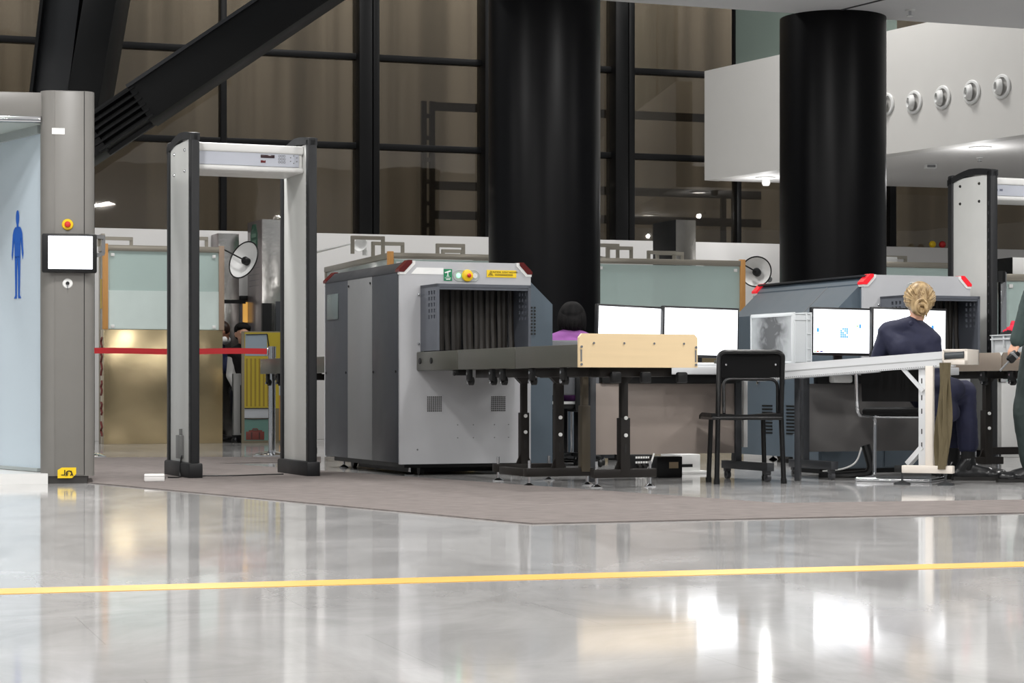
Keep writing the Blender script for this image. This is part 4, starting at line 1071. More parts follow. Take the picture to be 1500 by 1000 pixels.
# ================================================================== PEOPLE
def mesh_from_shapes(shapes, voxel, smooth=4):
    b = B()
    for s in shapes:
        if s[0] == 'c': b.cap(s[1], s[2], s[3], s[4], 14)
        elif s[0] == 'e': b.ell(s[1], s[2], s[3] if len(s) > 3 else None, 18)
    me = bpy.data.meshes.new('tmp'); b.bm.to_mesh(me); b.bm.free()
    o = bpy.data.objects.new('tmp', me); COL.objects.link(o)
    rm_ = o.modifiers.new('r', 'REMESH'); rm_.mode = 'VOXEL'; rm_.voxel_size = voxel
    if smooth:
        sm = o.modifiers.new('s', 'SMOOTH'); sm.factor = .5; sm.iterations = smooth
    dg = bpy.context.evaluated_depsgraph_get(); dg.update()
    m2 = bpy.data.meshes.new_from_object(o.evaluated_get(dg))
    bpy.data.objects.remove(o); bpy.data.meshes.remove(me)
    return m2
def sobj(name, shapes, m, parent, voxel=.012, smooth=4, label=None, wrinkle=0.0):
    me = mesh_from_shapes(shapes, voxel, smooth); me.name = name
    if wrinkle:
        nn = [v.normal.copy() for v in me.vertices]
        for v, n_ in zip(me.vertices, nn):
            p = v.co; q = mnoise.noise(Vector((p.x * 16, p.y * 16, p.z * 9))) + .5 * mnoise.noise(p * 34)
            v.co = p + n_ * q * wrinkle
    me.materials.clear(); me.materials.append(m)
    me.polygons.foreach_set('use_smooth', [True] * len(me.polygons))
    o = bpy.data.objects.new(name, me); COL.objects.link(o); o.parent = parent
    if label: o['label'] = label
    return o
V = Vector
mSKIN = mat('skin', (214, 164, 138), .5, var=.05, scale=12)
mSKIN2 = mat('skin_tan', (176, 124, 98), .5, var=.05, scale=12)
def frame_(fwd, up=V((0, 0, 1))):
    f = V(fwd).normalized(); x = f.cross(up).normalized(); u = x.cross(f).normalized()
    return x, f, u           # right, forward, up
def head_shapes(c, fwd, s=1.0, up=V((0, 0, 1))):
    x, f, u = frame_(fwd, up); M = Matrix((x, f, u)).transposed()
    P = lambda a, b_, c_: V(c) + (x * a + f * b_ + u * c_) * s
    S = lambda *r: tuple(q * s for q in r)
    sh = [('e', P(0, -.008, .03), S(.074, .092, .088), M), ('e', P(0, .022, -.035), S(.056, .066, .07), M), ('e', P(0, .05, -.085), S(.03, .028, .022), M),
          ('c', P(0, .09, .012), P(0, .106, -.022), .011 * s, .015 * s), ('e', P(0, .098, -.027), S(.018, .012, .01), M),
          ('e', P(0, .084, -.052), S(.024, .012, .006), M), ('e', P(0, .083, -.063), S(.021, .012, .007), M),
          ('e', P(.03, .078, .02), S(.022, .012, .008), M), ('e', P(-.03, .078, .02), S(.022, .012, .008), M)]
    for q in (-1, 1): sh += [('e', P(q * .076, -.005, -.005), S(.01, .02, .032), M), ('e', P(q * .08, -.012, .008), S(.008, .018, .018), M)]
    return sh, P
def hand_shapes(w, d, palm, s=1.0, curl=.5, thumb=1):
    """wrist w, pointing direction d, palm normal"""
    d = V(d).normalized(); p = V(palm); p = (p - d * p.dot(d)).normalized(); x = d.cross(p)
    P = lambda a, b_, c_: V(w) + (x * a + d * b_ + p * c_) * s
    sh = [('c', P(0, -.03, 0), P(0, .01, 0), .025 * s, .026 * s)]
    for k, (a, L_) in enumerate(((-.03, .062), (-.01, .072), (.011, .068), (.031, .055))):
        sh.append(('c', P(a * .7, .015, 0), P(a, .085, 0), .013 * s, .0105 * s))
        c1 = curl * (.7 + .1 * k); q1 = P(a, .085, 0)
        d1 = d * math.cos(c1) + p * math.sin(c1); q2 = q1 + d1 * L_ * .5 * s
        c2 = c1 + curl * 1.1; d2 = d * math.cos(c2) + p * math.sin(c2); q3 = q2 + d2 * L_ * .34 * s
        c3 = c2 + curl * .6; d3 = d * math.cos(c3) + p * math.sin(c3); q4 = q3 + d3 * L_ * .26 * s
        sh += [('c', q1, q2, .0098 * s, .009 * s), ('c', q2, q3, .009 * s, .0083 * s), ('c', q3, q4, .0083 * s, .0072 * s)]
    a = -thumb * .03
    t0, t1, t2 = P(a * .8, .02, .008), P(a * 1.9, .055, .022), P(a * 2.1, .085, .035 + .02 * curl)
    sh += [('c', t0, t1, .0135 * s, .011 * s), ('c', t1, t2, .0105 * s, .0085 * s)]
    return sh
def eyes_(parent, P, s=1.0):
    e = B()
    for q in (-1, 1): e.ell(P(q * .031, .082, .004), .011 * s, seg=12)
    obj('eyes', e, mat('eye_white', (230, 228, 224), .25), parent)
    e = B()
    for q in (-1, 1): e.ell(P(q * .031, .0915, .004), .005 * s, seg=10)
    obj('iris', e, mat('iris_brown', (58, 40, 28), .2), parent)

def person(label, J, cloth, loc, s=1.0, voxel=.012, head_fwd=(0, 1, 0), skin=None, hands=None, fine=.008):
    """J: joints in local coordinates"""
    t = thing('person', label, 'person', loc, 0)
    skin = skin or mSKIN
    g = lambda k: V(J[k])
    sh, P = head_shapes(g('head'), head_fwd, J.get('hs', 1.0), V(J.get('head_up', (0, 0, 1))))
    tors = lambda e: [('c', g('pelvis'), g('waist'), .115 * s + e, .105 * s + e), ('c', g('waist'), g('chest'), .105 * s + e, .118 * s + e),
                      ('c', g('hip_l'), g('hip_r'), .098 * s + e, .098 * s + e), ('c', g('hip_l'), g('waist'), .09 * s + e, .08 * s + e), ('c', g('hip_r'), g('waist'), .09 * s + e, .08 * s + e),
                      ('c', g('chest'), g('sh_l'), .1 * s + e, .056 * s + e), ('c', g('chest'), g('sh_r'), .1 * s + e, .056 * s + e),
                      ('c', g('waist'), g('sh_l') * .75 + g('waist') * .25, .085 * s + e, .06 * s + e), ('c', g('waist'), g('sh_r') * .75 + g('waist') * .25, .085 * s + e, .06 * s + e),
                      ('c', g('neck'), g('sh_l'), .056 * s + e, .05 * s + e), ('c', g('neck'), g('sh_r'), .056 * s + e, .05 * s + e)]
    arm = lambda q, e: [('c', g('sh_' + q), g('el_' + q), .052 * s + e, .04 * s + e), ('c', g('el_' + q), g('wr_' + q), .04 * s + e, .028 * s + e)]
    leg = lambda q, e: [('c', g('hip_' + q), g('kn_' + q), .088 * s + e, .056 * s + e), ('c', g('kn_' + q), g('kn_' + q) * .6 + g('an_' + q) * .4, .054 * s + e, .055 * s + e), ('c', g('kn_' + q) * .6 + g('an_' + q) * .4, g('an_' + q), .055 * s + e, .038 * s + e)]
    body = sh + [('c', g('neck') - V((0, 0, .03)), g('head') + (P(0, -.02, -.06) - g('head')), .056 * s, .05 * s)] + tors(0) + arm('l', 0) + arm('r', 0) + leg('l', 0) + leg('r', 0)
    for q in 'lr':
        if hands and q in hands: body += hand_shapes(g('wr_' + q), *hands[q])
        body.append(('c', g('an_' + q) + V((0, 0, -.02)), g('an_' + q) + V(J['toe_' + q]) * .06 + V((0, 0, -.045)), .032 * s, .022 * s))
    sobj('body', body, skin, t, fine, 3)
    return t, P, tors, arm, leg, g

# ---------------- blonde woman seated with her back to us
OW = Vector((D(1345, 0, 13.15).x, 13.12, 0))
def w_(px, py, Y): p = D(px, py, Y); return (p.x - OW.x, p.y - OW.y, p.z)
J = dict(head=w_(1346, 442, 13.14), hs=1.0, neck=w_(1336, 477, 13.12), chest=w_(1332, 506, 13.14), waist=w_(1345, 545, 13.1), pelvis=w_(1356, 574, 13.1),
         sh_l=w_(1300, 487, 13.16), sh_r=w_(1364, 499, 13.06), el_l=w_(1285, 531, 13.2), wr_l=w_(1258, 534, 13.36), el_r=w_(1371, 546, 13.04), wr_r=w_(1350, 548, 13.26),
         hip_l=w_(1358, 580, 13.2), hip_r=w_(1362, 582, 13.04), kn_r=w_(1414, 573, 13.1), kn_l=w_(1408, 588, 13.28), an_r=w_(1418, 677, 13.13), an_l=w_(1396, 672, 13.3),
         toe_r=(.93, -.15, 0), toe_l=(.9, .2, 0), head_up=(.05, .0, 1))
wm, P, tors, arm, leg, g = person('blonde woman in navy suit sitting with her back to the camera at the right screens', J, None, OW, .86, head_fwd=(.02, 1, -.14),
                                 hands={'l': ((-.4, .9, -.1), (0, 0, -1), .92, .3, 1), 'r': ((-.3, .9, -.1), (0, 0, -1), .92, .3, -1)})
eyes_(wm, P)
mNAVY = mat('navy_suit', (27, 30, 56), .75, bump=.15, bscale=260, var=.1, scale=20)
jk = tors(.016) + arm('l', .014) + arm('r', .014)
jk = [q for q in jk]
jk += [('c', g('sh_l'), g('chest') + V((-.05, -.04, -.02)), .062, .09), ('c', g('sh_r'), g('chest') + V((.06, -.05, 0)), .06, .09), ('c', g('neck') + V((-.04, -.01, .0)), g('sh_l') + V((0, 0, .01)), .05, .058), ('c', g('neck') + V((.03, -.01, .0)), g('sh_r') + V((0, 0, .01)), .05, .056),
       ('c', V(w_(1378, 566, 13.0)), V(w_(1392, 604, 12.98)), .075, .06), ('c', V(w_(1366, 566, 13.02)), V(w_(1372, 604, 12.99)), .08, .06), ('c', V(w_(1378, 566, 13.0)), V(w_(1398, 570, 13.02)), .07, .07)]
sobj('jacket', jk, mNAVY, wm, .009, 4, wrinkle=.004)
x_, f_, u_ = frame_((-.35, .93, -.12))
sobj('jacket_collar', [('c', g('neck') + V((-.055, .02, .0)), g('neck') + V((-.015, -.052, .012)), .016, .018), ('c', g('neck') + V((-.015, -.052, .012)), g('neck') + V((.05, -.03, -.005)), .018, .016)], mNAVY, wm, .006, 2)
sobj('trousers', [('c', g('hip_' + q), g('kn_' + q), .094, .07) for q in 'lr'] + [('c', g('hip_l'), g('hip_r'), .11, .11), ('c', g('hip_r'), g('pelvis'), .1, .1), ('c', g('kn_r') + V((0, 0, -.02)), g('an_r') + V((0, 0, .11)), .068, .064), ('c', g('kn_l') + V((0, 0, -.02)), g('an_l') + V((0, 0, .1)), .062, .055)], mat('navy_trousers', (25, 28, 56), .75, bump=.15, bscale=260, var=.1, scale=20), wm, .009, 3, wrinkle=.005)
sobj('socks', [('c', g('an_' + q) + V((0, 0, .09)), g('an_' + q) + V((0, 0, -.03)), .046, .044) for q in 'lr'], mat('black_sock', (14, 14, 16), .8), wm, .009, 2)
mSHOE = mat('black_leather', (20, 21, 23), .3)
def shoe(parent, an, toe, z0=0.0, s=1.0):
    an = V(an); d = V((toe[0], toe[1], 0)).normalized()
    base = V((an.x, an.y, z0)); P = lambda a, z, l=0: base + d * a * s + V((0, 0, z * s)) + V((-d.y, d.x, 0)) * l * s
    o = sobj('shoe', [('c', P(-.05, .035), P(.06, .034), .034 * s, .036 * s), ('c', P(.06, .034), P(.17, .03), .038 * s, .03 * s), ('c', P(-.03, .06), P(.0, .1), .036 * s, .04 * s), ('c', P(.02, .06), P(.1, .045), .034 * s, .03 * s), ('e', P(.13, .03), (.05 * s, .05 * s, .028 * s))], mSHOE, parent, .008, 3)
    # sole
    pts = []
    for a, l in ((-.085, .0), (-.075, .03), (-.03, .036), (.03, .034), (.1, .044), (.16, .042), (.2, .022), (.21, 0), (.2, -.022), (.16, -.042), (.1, -.042), (.03, -.032), (-.03, -.036), (-.075, -.03)):
        q = P(a, 0, l); pts.append((q.x, q.y, z0))
    obj('sole', B().prism(pts, (0, 0, .02 * s)), mINK, o)
shoe(wm, g('an_r'), (.98, -.12), 0, 1.2); shoe(wm, g('an_l'), (.9, .3), 0, 1.08)
# hair: cap swept back into a low bun
def hair_mat(name, c0, c1, rough=.45, spec=.4):
    m = bpy.data.materials.new(name); m.use_nodes = True
    N = m.node_tree.nodes; L = m.node_tree.links; b = N['Principled BSDF']; b.inputs['Roughness'].default_value = rough; b.inputs['Specular IOR Level'].default_value = spec
    tc = N.new('ShaderNodeTexCoord'); mp = N.new('ShaderNodeMapping'); mp.inputs['Scale'].default_value = (1, 1, .35); nz = N.new('ShaderNodeTexNoise'); nz.inputs['Scale'].default_value = 34; nz.inputs['Detail'].default_value = 5; nz.inputs['Distortion'].default_value = .3
    L.new(tc.outputs['Object'], mp.inputs['Vector']); L.new(mp.outputs['Vector'], nz.inputs['Vector'])
    cr = N.new('ShaderNodeValToRGB'); e = cr.color_ramp; e.elements[0].position = .36; e.elements[0].color = rgb(c0); e.elements[1].position = .64; e.elements[1].color = rgb(c1)
    L.new(nz.outputs['Fac'], cr.inputs['Fac']); L.new(cr.outputs['Color'], b.inputs['Base Color'])
    return m
mHB = hair_mat('blonde_hair', (122, 98, 64), (192, 166, 124), .5, .35)
x, f, u = frame_((.02, 1, -.14), V((.05, 0, 1))); M = Matrix((x, f, u)).transposed()
hb = B()
hr = sobj('hair', [('e', P(0, -.018, .036), (.086, .098, .09), M), ('e', P(0, -.045, -.005), (.08, .076, .083), M), ('e', P(.0, -.06, -.05), (.06, .05, .05), M)], mHB, wm, .008, 3)
st = B()
bun = P(-.002, -.128, -.055)
rnd = random.Random(3)
for k in range(64):
    a = -math.pi * .92 + 1.84 * math.pi * k / 63       # around the hairline, 0 = crown
    r0 = V((math.sin(a) * .084, .055 - abs(a) / math.pi * .08, math.cos(a) * .088))
    p0 = P(r0.x, r0.y, .03 + r0.z)
    p2 = bun + V((rnd.uniform(-.02, .02), 0.02, rnd.uniform(-.02, .02)))
    mid = P(r0.x * .95, -.075, .03 + r0.z * .85 - .005)
    pts = []
    c0 = P(0, -.02, .02)
    for j in range(11):
        q = j / 10; p = p0 * (1 - q) ** 2 + mid * 2 * q * (1 - q) + p2 * q * q
        d_ = p - c0
        lim = .094 if q < .75 else 0
        if d_.length < lim: p = c0 + d_.normalized() * (lim + .002 * math.sin(k * 1.9))
        pts.append(p)
    st.tube(pts, .005, 7, rr=[.0035 + .003 * math.sin(math.pi * q / 10) for q in range(11)])
obj('hair_strands', st, mHB, hr)
bn = B()
for k, (ra, ph, dz) in enumerate(((.036, 0, .0), (.03, 1.2, .012), (.022, 2.6, -.01), (.013, 4.0, .004), (.029, 5.1, -.02))):
    pts = [bun + x * ra * math.cos(R(q) + ph) + u * (ra * 1.15 * math.sin(R(q) + ph) + dz) + f * (-.012 * (k % 3) - .005 * math.cos(R(q * 2))) for q in range(0, 330, 18)]
    bn.tube(pts, .014, 10, rr=[.005 + .008 * math.sin(math.pi * i / (len(pts) - 1)) for i in range(len(pts))])
bn.ell(bun + f * .016, (.04, .028, .046), M)
bn.tube([bun - u * .02, bun - u * .05 + x * .01, bun - u * .075 + x * .012], .01, 8, rr=[.012, .01, .004]).tube([bun + x * .02, bun - u * .03 + x * .03, bun - u * .062 + x * .028], .01, 8, rr=[.011, .009, .003])
obj('hair_bun', bn, mHB, hr)

# ---------------- woman in purple behind the conveyor
OP = PO.copy()
J = dict(head=(.01, .02, 1.075), neck=(.0, -.02, .955), chest=(0, -.06, .82), waist=(0, -.1, .66), pelvis=(0, -.09, .56), sh_l=(-.165, -.04, .90), sh_r=(.165, -.04, .90),
         el_l=(-.22, .08, .70), el_r=(.22, .08, .70), wr_l=(-.14, .3, .75), wr_r=(.12, .3, .75), hip_l=(-.085, -.05, .555), hip_r=(.085, -.05, .555), kn_l=(-.11, .36, .55), kn_r=(.1, .34, .55),
         an_l=(-.1, .40, .1), an_r=(.06, .16, .1), toe_l=(0, 1, 0), toe_r=(.1, 1, 0))
wp, P, tors, arm, leg, g = person('woman with black bobbed hair and purple top sitting with her back to us', J, None, OP, .88, head_fwd=(.05, 1, -.1), skin=mSKIN2,
                                 hands={'l': ((.1, 1, 0), (0, 0, -1), .92, .3, 1), 'r': ((0, 1, 0), (0, 0, -1), .92, .3, -1)})
eyes_(wp, P)
sobj('purple_top', tors(.014) + [q for q in arm('l', .013)[:1]] + [q for q in arm('r', .013)[:1]], mat('purple_cloth', (136, 78, 144), .8, bump=.15, bscale=200), wp, .01, 4, wrinkle=.003)
sobj('trousers', leg('l', .014) + leg('r', .014) + [('c', g('hip_l'), g('hip_r'), .112, .112)], mat('black_cloth', (18, 18, 20), .85, bump=.3, bscale=90), wp, .011, 3, wrinkle=.003)
shoe(wp, g('an_l'), (0, 1), 0, .92); shoe(wp, g('an_r'), (.1, 1), 0, .92)
x, f, u = frame_((.05, 1, -.1)); M = Matrix((x, f, u)).transposed()
mHK = hair_mat('black_hair', (8, 8, 9), (22, 20, 20), .7, .15)
hr = sobj('hair', [('e', P(0, -.015, .035), (.094, .104, .096), M), ('e', P(0, -.04, -.02), (.092, .078, .09), M), ('e', P(.06, -.01, -.025), (.034, .06, .07), M), ('e', P(-.06, -.01, -.025), (.034, .06, .07), M)], mHK, wp, .008, 3)
st = B()
for k in range(44):
    a = -2.2 + 4.4 * k / 43
    p0 = P(.03 * math.sin(a), .0, .128); p1 = P(.1 * math.sin(a), -.02 - .085 * math.cos(a), .05); p2 = P(.096 * math.sin(a), -.02 - .085 * math.cos(a), -.078 - .01 * math.sin(k * 2.1))
    pts = [p0 * (1 - q) ** 2 + (p1 + (p1 - (p0 + p2) / 2) * .6) * 2 * q * (1 - q) + p2 * q * q for q in [j / 8 for j in range(9)]]
    st.tube(pts, .005, 6, rr=[.004, .006, .007, .007, .007, .007, .006, .005, .002])
obj('hair_strands', st, mHK, hr)

# ---------------- officer at the right edge
OO = Vector((D(1536, 0, 12.95).x, 12.95, 0))
def o_(px, py, Y): p = D(px, py, Y); return (p.x - OO.x, p.y - OO.y, p.z)
J = dict(head=(.015, 0, 1.635), neck=(.02, 0, 1.48), chest=(0, 0, 1.33), waist=(0, 0, 1.1), pelvis=(0.0, 0, .96), sh_l=(-.0, -.17, 1.41), sh_r=(0, .17, 1.41), el_l=o_(1512, 432, 12.72), wr_l=o_(1491, 498, 12.70),
         el_r=(.08, .25, 1.12), wr_r=(-.02, .25, .88), hip_l=(-.04, -.09, .93), hip_r=(.0, .09, .93), kn_l=o_(1504, 605, 12.86), kn_r=(.07, .1, .5), an_l=o_(1511, 680, 12.86), an_r=(.1, .1, .09), toe_l=(-1, 0, 0), toe_r=(-1, .1, 0))
op, P, tors, arm, leg, g = person('officer in dark green uniform standing at the right edge, holding a black handset', J, None, OO, 1.0, head_fwd=(-1, -.05, 0),
                                 hands={'l': ((-.42, .05, -.9), (.75, .45, -.3), .95, .75, 1), 'r': ((-.1, 0, -1), (0, -1, 0), .95, .4, 1)}, fine=.007)
eyes_(op, P)
mUNI = mat('dark_green_uniform', (44, 60, 58), .75, bump=.15, bscale=260, var=.1, scale=20)
sobj('jacket', tors(.02) + arm('l', .02) + arm('r', .02) + [('c', g('el_l'), g('wr_l'), .054, .048)], mUNI, op, .011, 4, wrinkle=.004)
sobj('trousers', leg('l', .022) + leg('r', .022) + [('c', g('hip_l'), g('hip_r'), .125, .125), ('c', g('hip_l'), g('kn_l'), .125, .088), ('c', g('kn_l'), g('an_l') + V((0, 0, .03)), .086, .07), ('c', g('kn_r'), g('an_r') + V((0, 0, .03)), .084, .07)], mat('green_trousers', (40, 52, 50), .75, bump=.15, bscale=260, var=.1, scale=20), op, .011, 4, wrinkle=.005)
shoe(op, g('an_l'), (-1, -.05), 0, 1.05); shoe(op, g('an_r'), (-1, .1), 0, 1.05)
x, f, u = frame_((-1, -.05, 0)); M = Matrix((x, f, u)).transposed()
sobj('hair', [('e', P(0, -.022, .045), (.084, .09, .085), M), ('e', P(0, -.05, .0), (.075, .055, .06), M)], mat('dark_hair', (24, 20, 18), .5), op, .009, 3)
# handset: in the hand, a thing of its own
h0 = D(1485, 521, 12.69)
hs = thing('handset', 'black handheld radio with a long aerial in the officer hand', 'radio', h0, 0)
ax = (D(1462, 546, 12.68) - D(1485, 521, 12.69)); ax = ax.normalized()
obj('body', B().bar(-ax * .035, ax * .045, .042, .05, .012), mBKG, hs)
obj('aerial', B().tube([ax * .04, ax * .125], .006, 10), mMG, hs)
obj('knob', B().cyl(ax * .045 + V((.016, 0, .008)), ax * .062 + V((.016, 0, .008)), .01), mBK, hs)
obj('grip_collar', B().bar(-ax * .015, ax * .01, .046, .054, .01), mMG, hs)
# ================================================================== BACKGROUND BOOTHS
mGOLD = mat('champagne_brushed_metal', (176, 160, 126), .22, metal=.85, var=.08, scale=2.0, bump=.35, bscale=2.2, rvar=.05)
mSTE = mat('rippled_steel', (206, 204, 200), .24, metal=1.0, var=.04, bump=.7, bscale=4.5, rvar=.04)
mNIK = mat('nickel_frame', (160, 154, 142), .34, metal=.5)
mWOOD = mat('orange_wood_post', (206, 150, 84), .45, stretch=(8, 8, .6), scale=10, var=.14)
mTEAL = glass_mat('teal_glass', (206, 226, 222), (214, 234, 229), .72, 1.3)
mTEAL2 = glass_mat('pale_teal_glass', (216, 230, 228), (222, 236, 233), .72, 1.3)
def loops(t, spec):
    for u, v, w, h, ax in spec:
        d = V((1, 0, 0)) if ax == 'u' else V((0, 1, 0))
        p = V((u, v, ZR))
        b = B(); n_ = .035
        b.bar(p, p + V((0, 0, h)), n_, n_ * .5).bar(p + d * w, p + d * w + V((0, 0, h)), n_, n_ * .5).bar(p + V((0, 0, h - .015)) - d * .012, p + d * w + V((0, 0, h - .015)) + d * .012, n_, n_)
        obj('bracket_loop', b, mNIK, t)
def booth(label, loc, rot, wu, wv, zt, zp, post_l, post_r, lp_m, left_side=True):
    t = thing('glass_booth', label, 'glass booth', loc, rot, 'glass sided service booths')
    obj('lower_panel', B().box(0, wu, 0, .03, 0.0, zp, .004), lp_m, t)
    obj('glass_pane', B().box(.05, wu - .04, .01, .022, zp, zt - .06), mTEAL, t)
    if left_side:
        obj('lower_panel', B().box(0, .03, .03, wv, 0.0, zp, .004), lp_m, t)
        obj('glass_pane', B().box(.01, .022, .06, wv - .05, zp, zt - .06), mTEAL2, t)
    obj('top_rail', B().box(-.01, wu + .01, -.01, .04, zt - .055, zt, .004).box(-.01, .04, .03, wv, zt - .055, zt, .004).box(wu - .03, wu + .01, .03, wv, zt - .055, zt, .004).box(0, wu, wv - .04, wv, zt - .055, zt, .004), mNIK, t)
    for u, v in ((-.012, -.012), (wu - .04, -.012)):
        obj('corner_post', B().box(u, u + .055, v, v + .055, zp if u < .5 or True else 0, zt + .012, .004), post_l if u < .2 else post_r, t)
    for u, v in ((-.005, wv - .05), (wu - .045, wv - .05)):
        obj('corner_post', B().box(u, u + .05, v, v + .05, 0, zt, .004), mNIK, t)
    for u in (.09, wu - .09):
        for z in (zp + .03, zt - .1): obj('glass_clamp', B().box(u - .018, u + .018, -.004, .012, z - .016, z + .016, .003), mSTK, t)
    obj('back_panel', B().box(.05, wu - .05, wv - .03, wv - .01, 0, zp * .9), mWALL, t)
    obj('worktop', B().box(.04, wu - .04, .06, wv * .5, zp - .12, zp - .08, .004), mDESK, t)
    return t
c1 = G(152, 650.5); ce = D(329, 0, 21.95)
w1 = (ce.x - c1.x) / math.cos(R(TF))
b1 = booth('glass booth with champagne metal base left, behind the red belt', c1, TF, w1, .36, 2.02, 1.165, mWOOD, mat('taupe_post', (168, 146, 128), .4), mGOLD)
ZR = 2.02; loops(b1, ((.02, .3, .3, .1, 'u'), (.8, .3, .3, .12, 'u'), (-.005, .02, .3, .11, 'v')))
obj('frosted_band', B().box(.05, w1 - .04, .004, .009, 1.17, 1.56), mat('frosted_pale', (214, 228, 224), .4), b1)
obj('yellow_notice', B().box(-.004, -.001, .14, .24, 1.38, 1.68), mat('mustard_notice', (206, 176, 60), .6), b1)
ill = B()
for k, (z, h) in enumerate(((.9, .18), (.7, .2), (.5, .14), (.3, .12), (.08, .14))): ill.tube([(-.003, .14 + .05 * math.sin(q * 1.7 + k), z + h * q / 6) for q in range(7)], .012, 6)
obj('printed_figures', ill, mat('dark_red_print', (120, 50, 50), .6), b1)
pr = B()
for k in range(3): pr.box(.25 + k * .3, .45 + k * .3, .2, .22, 1.1, 1.25 + .1 * (k % 2), .004)
obj('paper_stack', pr, mSTK, b1)
c2 = D(570, 0, 20.0); c2.z = 0
b2 = booth('glass booth with orange corner post seen above the left baggage scanner', c2, TF, 1.15, 2.6, 1.85, 1.0, mWOOD, mNIK, mGOLD)
ZR = 1.85; loops(b2, ((.04, .75, .3, .15, 'u'), (-.28, .3, .3, .17, 'u'), (.55, .25, .26, .11, 'u'), (.8, .9, .2, .1, 'u')))
lp = thing('desk_lamp', 'white lamp head clamped on top of the booth above the left scanner', 'lamp', c2 + V((-.26, .45, 1.852)), TF)
obj('clamp', B().cyl((0, 0, 0), (0, 0, .05), .025), mSTK, lp); obj('lamp_head', B().lathe([(.02, 0), (.03, .06), (.075, .11), (.07, .112), (.025, .065), (.001, .06)], Matrix.Translation((0, 0, .06)) @ Euler((R(70), 0, R(-40))).to_matrix().to_4x4(), 28), mSTK, lp)
tag(obj('awning_sheet', B().prism([c2 + V((-.95, 1.0, 1.88)), c2 + V((-.10, .5, 2.03)), c2 + V((-.14, .62, 2.035)), c2 + V((-.9, 1.3, 1.9))], (0, 0, .012)), mSTK), 'white folded sheet lying on top of the booth above the left scanner', 'sheet')
c3 = D(868, 0, 20.95); c3.z = 0; e3 = D(1089, 0, 21.5)
w3 = (e3.x - c3.x) / math.cos(R(TF))
b3 = booth('glass booth with wooden right post behind the left pair of screens', c3, TF, w3, 1.5, 1.86, .9, mNIK, mWOOD, mGOLD)
ZR = 1.86; loops(b3, ((.06, .3, .22, .16, 'u'), (.2, .7, .34, .19, 'u'), (.35, .5, .26, .15, 'u'), (.72, .3, .28, .1, 'u'), (.98, .7, .28, .12, 'u')))
obj('cross_rail', B().bar((.05, .1, 1.875), (.5, .9, 1.91), .06, .025).bar((.3, .85, 1.9), (1.45, .8, 1.88), .05, .03), mNIK, b3)
obj('glass_divider', B().box(w3 * .78, w3 * .79, .04, .8, .95, 1.78), mTEAL2, b3)
obj('door_slot', B().box(w3 * .89, w3 * .9, .02, .03, 1.16, 1.78), mSTK, b3)
obj('cabinet', B().box(w3 * .62, w3 * .82, .3, .6, .9, 1.75), mat('booth_grey', (176, 184, 182), .6), b3)
c4 = D(1285, 0, 22.6); c4.z = 0
b4 = booth('white railed glass booth glimpsed between the column and the right arch', c4, TF, 1.0, 1.2, 1.92, 1.0, mNIK, mNIK, mWALL)
ZR = 1.92; loops(b4, ((.3, .4, .26, .09, 'u'),))
obj('white_shelf', B().box(-.02, .3, .1, .9, 1.9, 1.98, .01), mWH, b4)
c5 = D(1467, 0, 17.4); c5.z = 0
b5 = booth('steel framed booth with pale panel at the right edge behind the officer', c5, TF, 1.0, .9, 1.51, .62, mCHR, mCHR, mWH)
obj('pale_panel', B().box(.06, .9, .03, .04, .62, 1.43), mat('pale_panel', (206, 214, 214), .5), b5)
bx = thing('carton', 'white carton with a dark side on top of the booth at the right edge', 'box', c5 + V((.12, .12, 1.512)), TF)
obj('case', B().box(0, .3, 0, .3, 0, .14, .004), mSTK, bx); obj('dark_side', B().box(-.004, 0, 0, .3, 0, .14), mBK, bx)
obj('clamp', B().cyl((-.02, -.02, 1.44), (-.02, -.02, 1.53), .04, n=16), mBK, b5)
# balls on the wall
for px, nm, lb, mm in ((1356, 'yellow_ball', 'small yellow ball on the white wall left of the right arch', mYEL), (1370.5, 'red_ball', 'small red ball on the white wall left of the right arch', mat('red_ball', (190, 20, 24), .4))):
    u_ = uf(px) * .989; r_ = .043
    q = V((F0.x + u_ * cf + .27 * sf, F0.y + u_ * sf - .27 * cf, 2.285 + r_))
    o_b = obj(nm, B().ell((0, 0, 0), r_, seg=24).cyl((0, 0, -r_), (0, 0, -r_ + .01), .02), mm); o_b.location = q
    tag(o_b, lb, 'ball')

# steel pillars
def pillar(px0, px1, Y, depth, z, label, mat_front, mat_side):
    a = D(px0, 0, Y); a.z = 0
    k = (px1 - 750) / F; c_, s_ = math.cos(R(TH)), math.sin(R(TH)); w = (k * Y - a.x) / (c_ - k * s_)
    t = thing('steel_pillar', label, 'pillar', a, TH, 'steel clad pillars by the booths')
    obj('core', B().box(.004, w - .004, .004, depth, 0, z - .004), mMG, t)
    obj('front_cladding', B().box(0, w, -.004, .004, 0, z, .002), mat_front, t)
    obj('side_cladding', B().box(-.004, .004, .0, depth, 0, z, .002), mat_side, t)
    obj('top_cap', B().box(0, w, 0, depth, z - .006, z, .002), mat_front, t)
    return t
mSIDE = mat('dull_rose_steel', (150, 142, 142), .3, metal=.7, var=.05)
s1 = pillar(320, 350, 22.78, .3, 2.235, 'steel clad pillar with wavy reflections right of the left booth', mSTE, mSIDE)
s2 = pillar(384, 415, 22.4, .58, 2.355, 'steel clad pillar with a green sign on its side, seen through the arch', mSTE, mSIDE)
s3 = pillar(990, 1019, 22.4, .55, 2.35, 'black and steel pillar rising behind the middle booth', mat('satin_steel', (120, 118, 114), .25, metal=.9), mBK)
hx = [(-.0065, .31 + .14 * x_, 2.19 + .24 * y_) for x_, y_ in ((-1, .35), (-1, -.35), (-.5, -.8), (.5, -.8), (1, -.35), (1, .35), (.5, .8), (-.5, .8))]
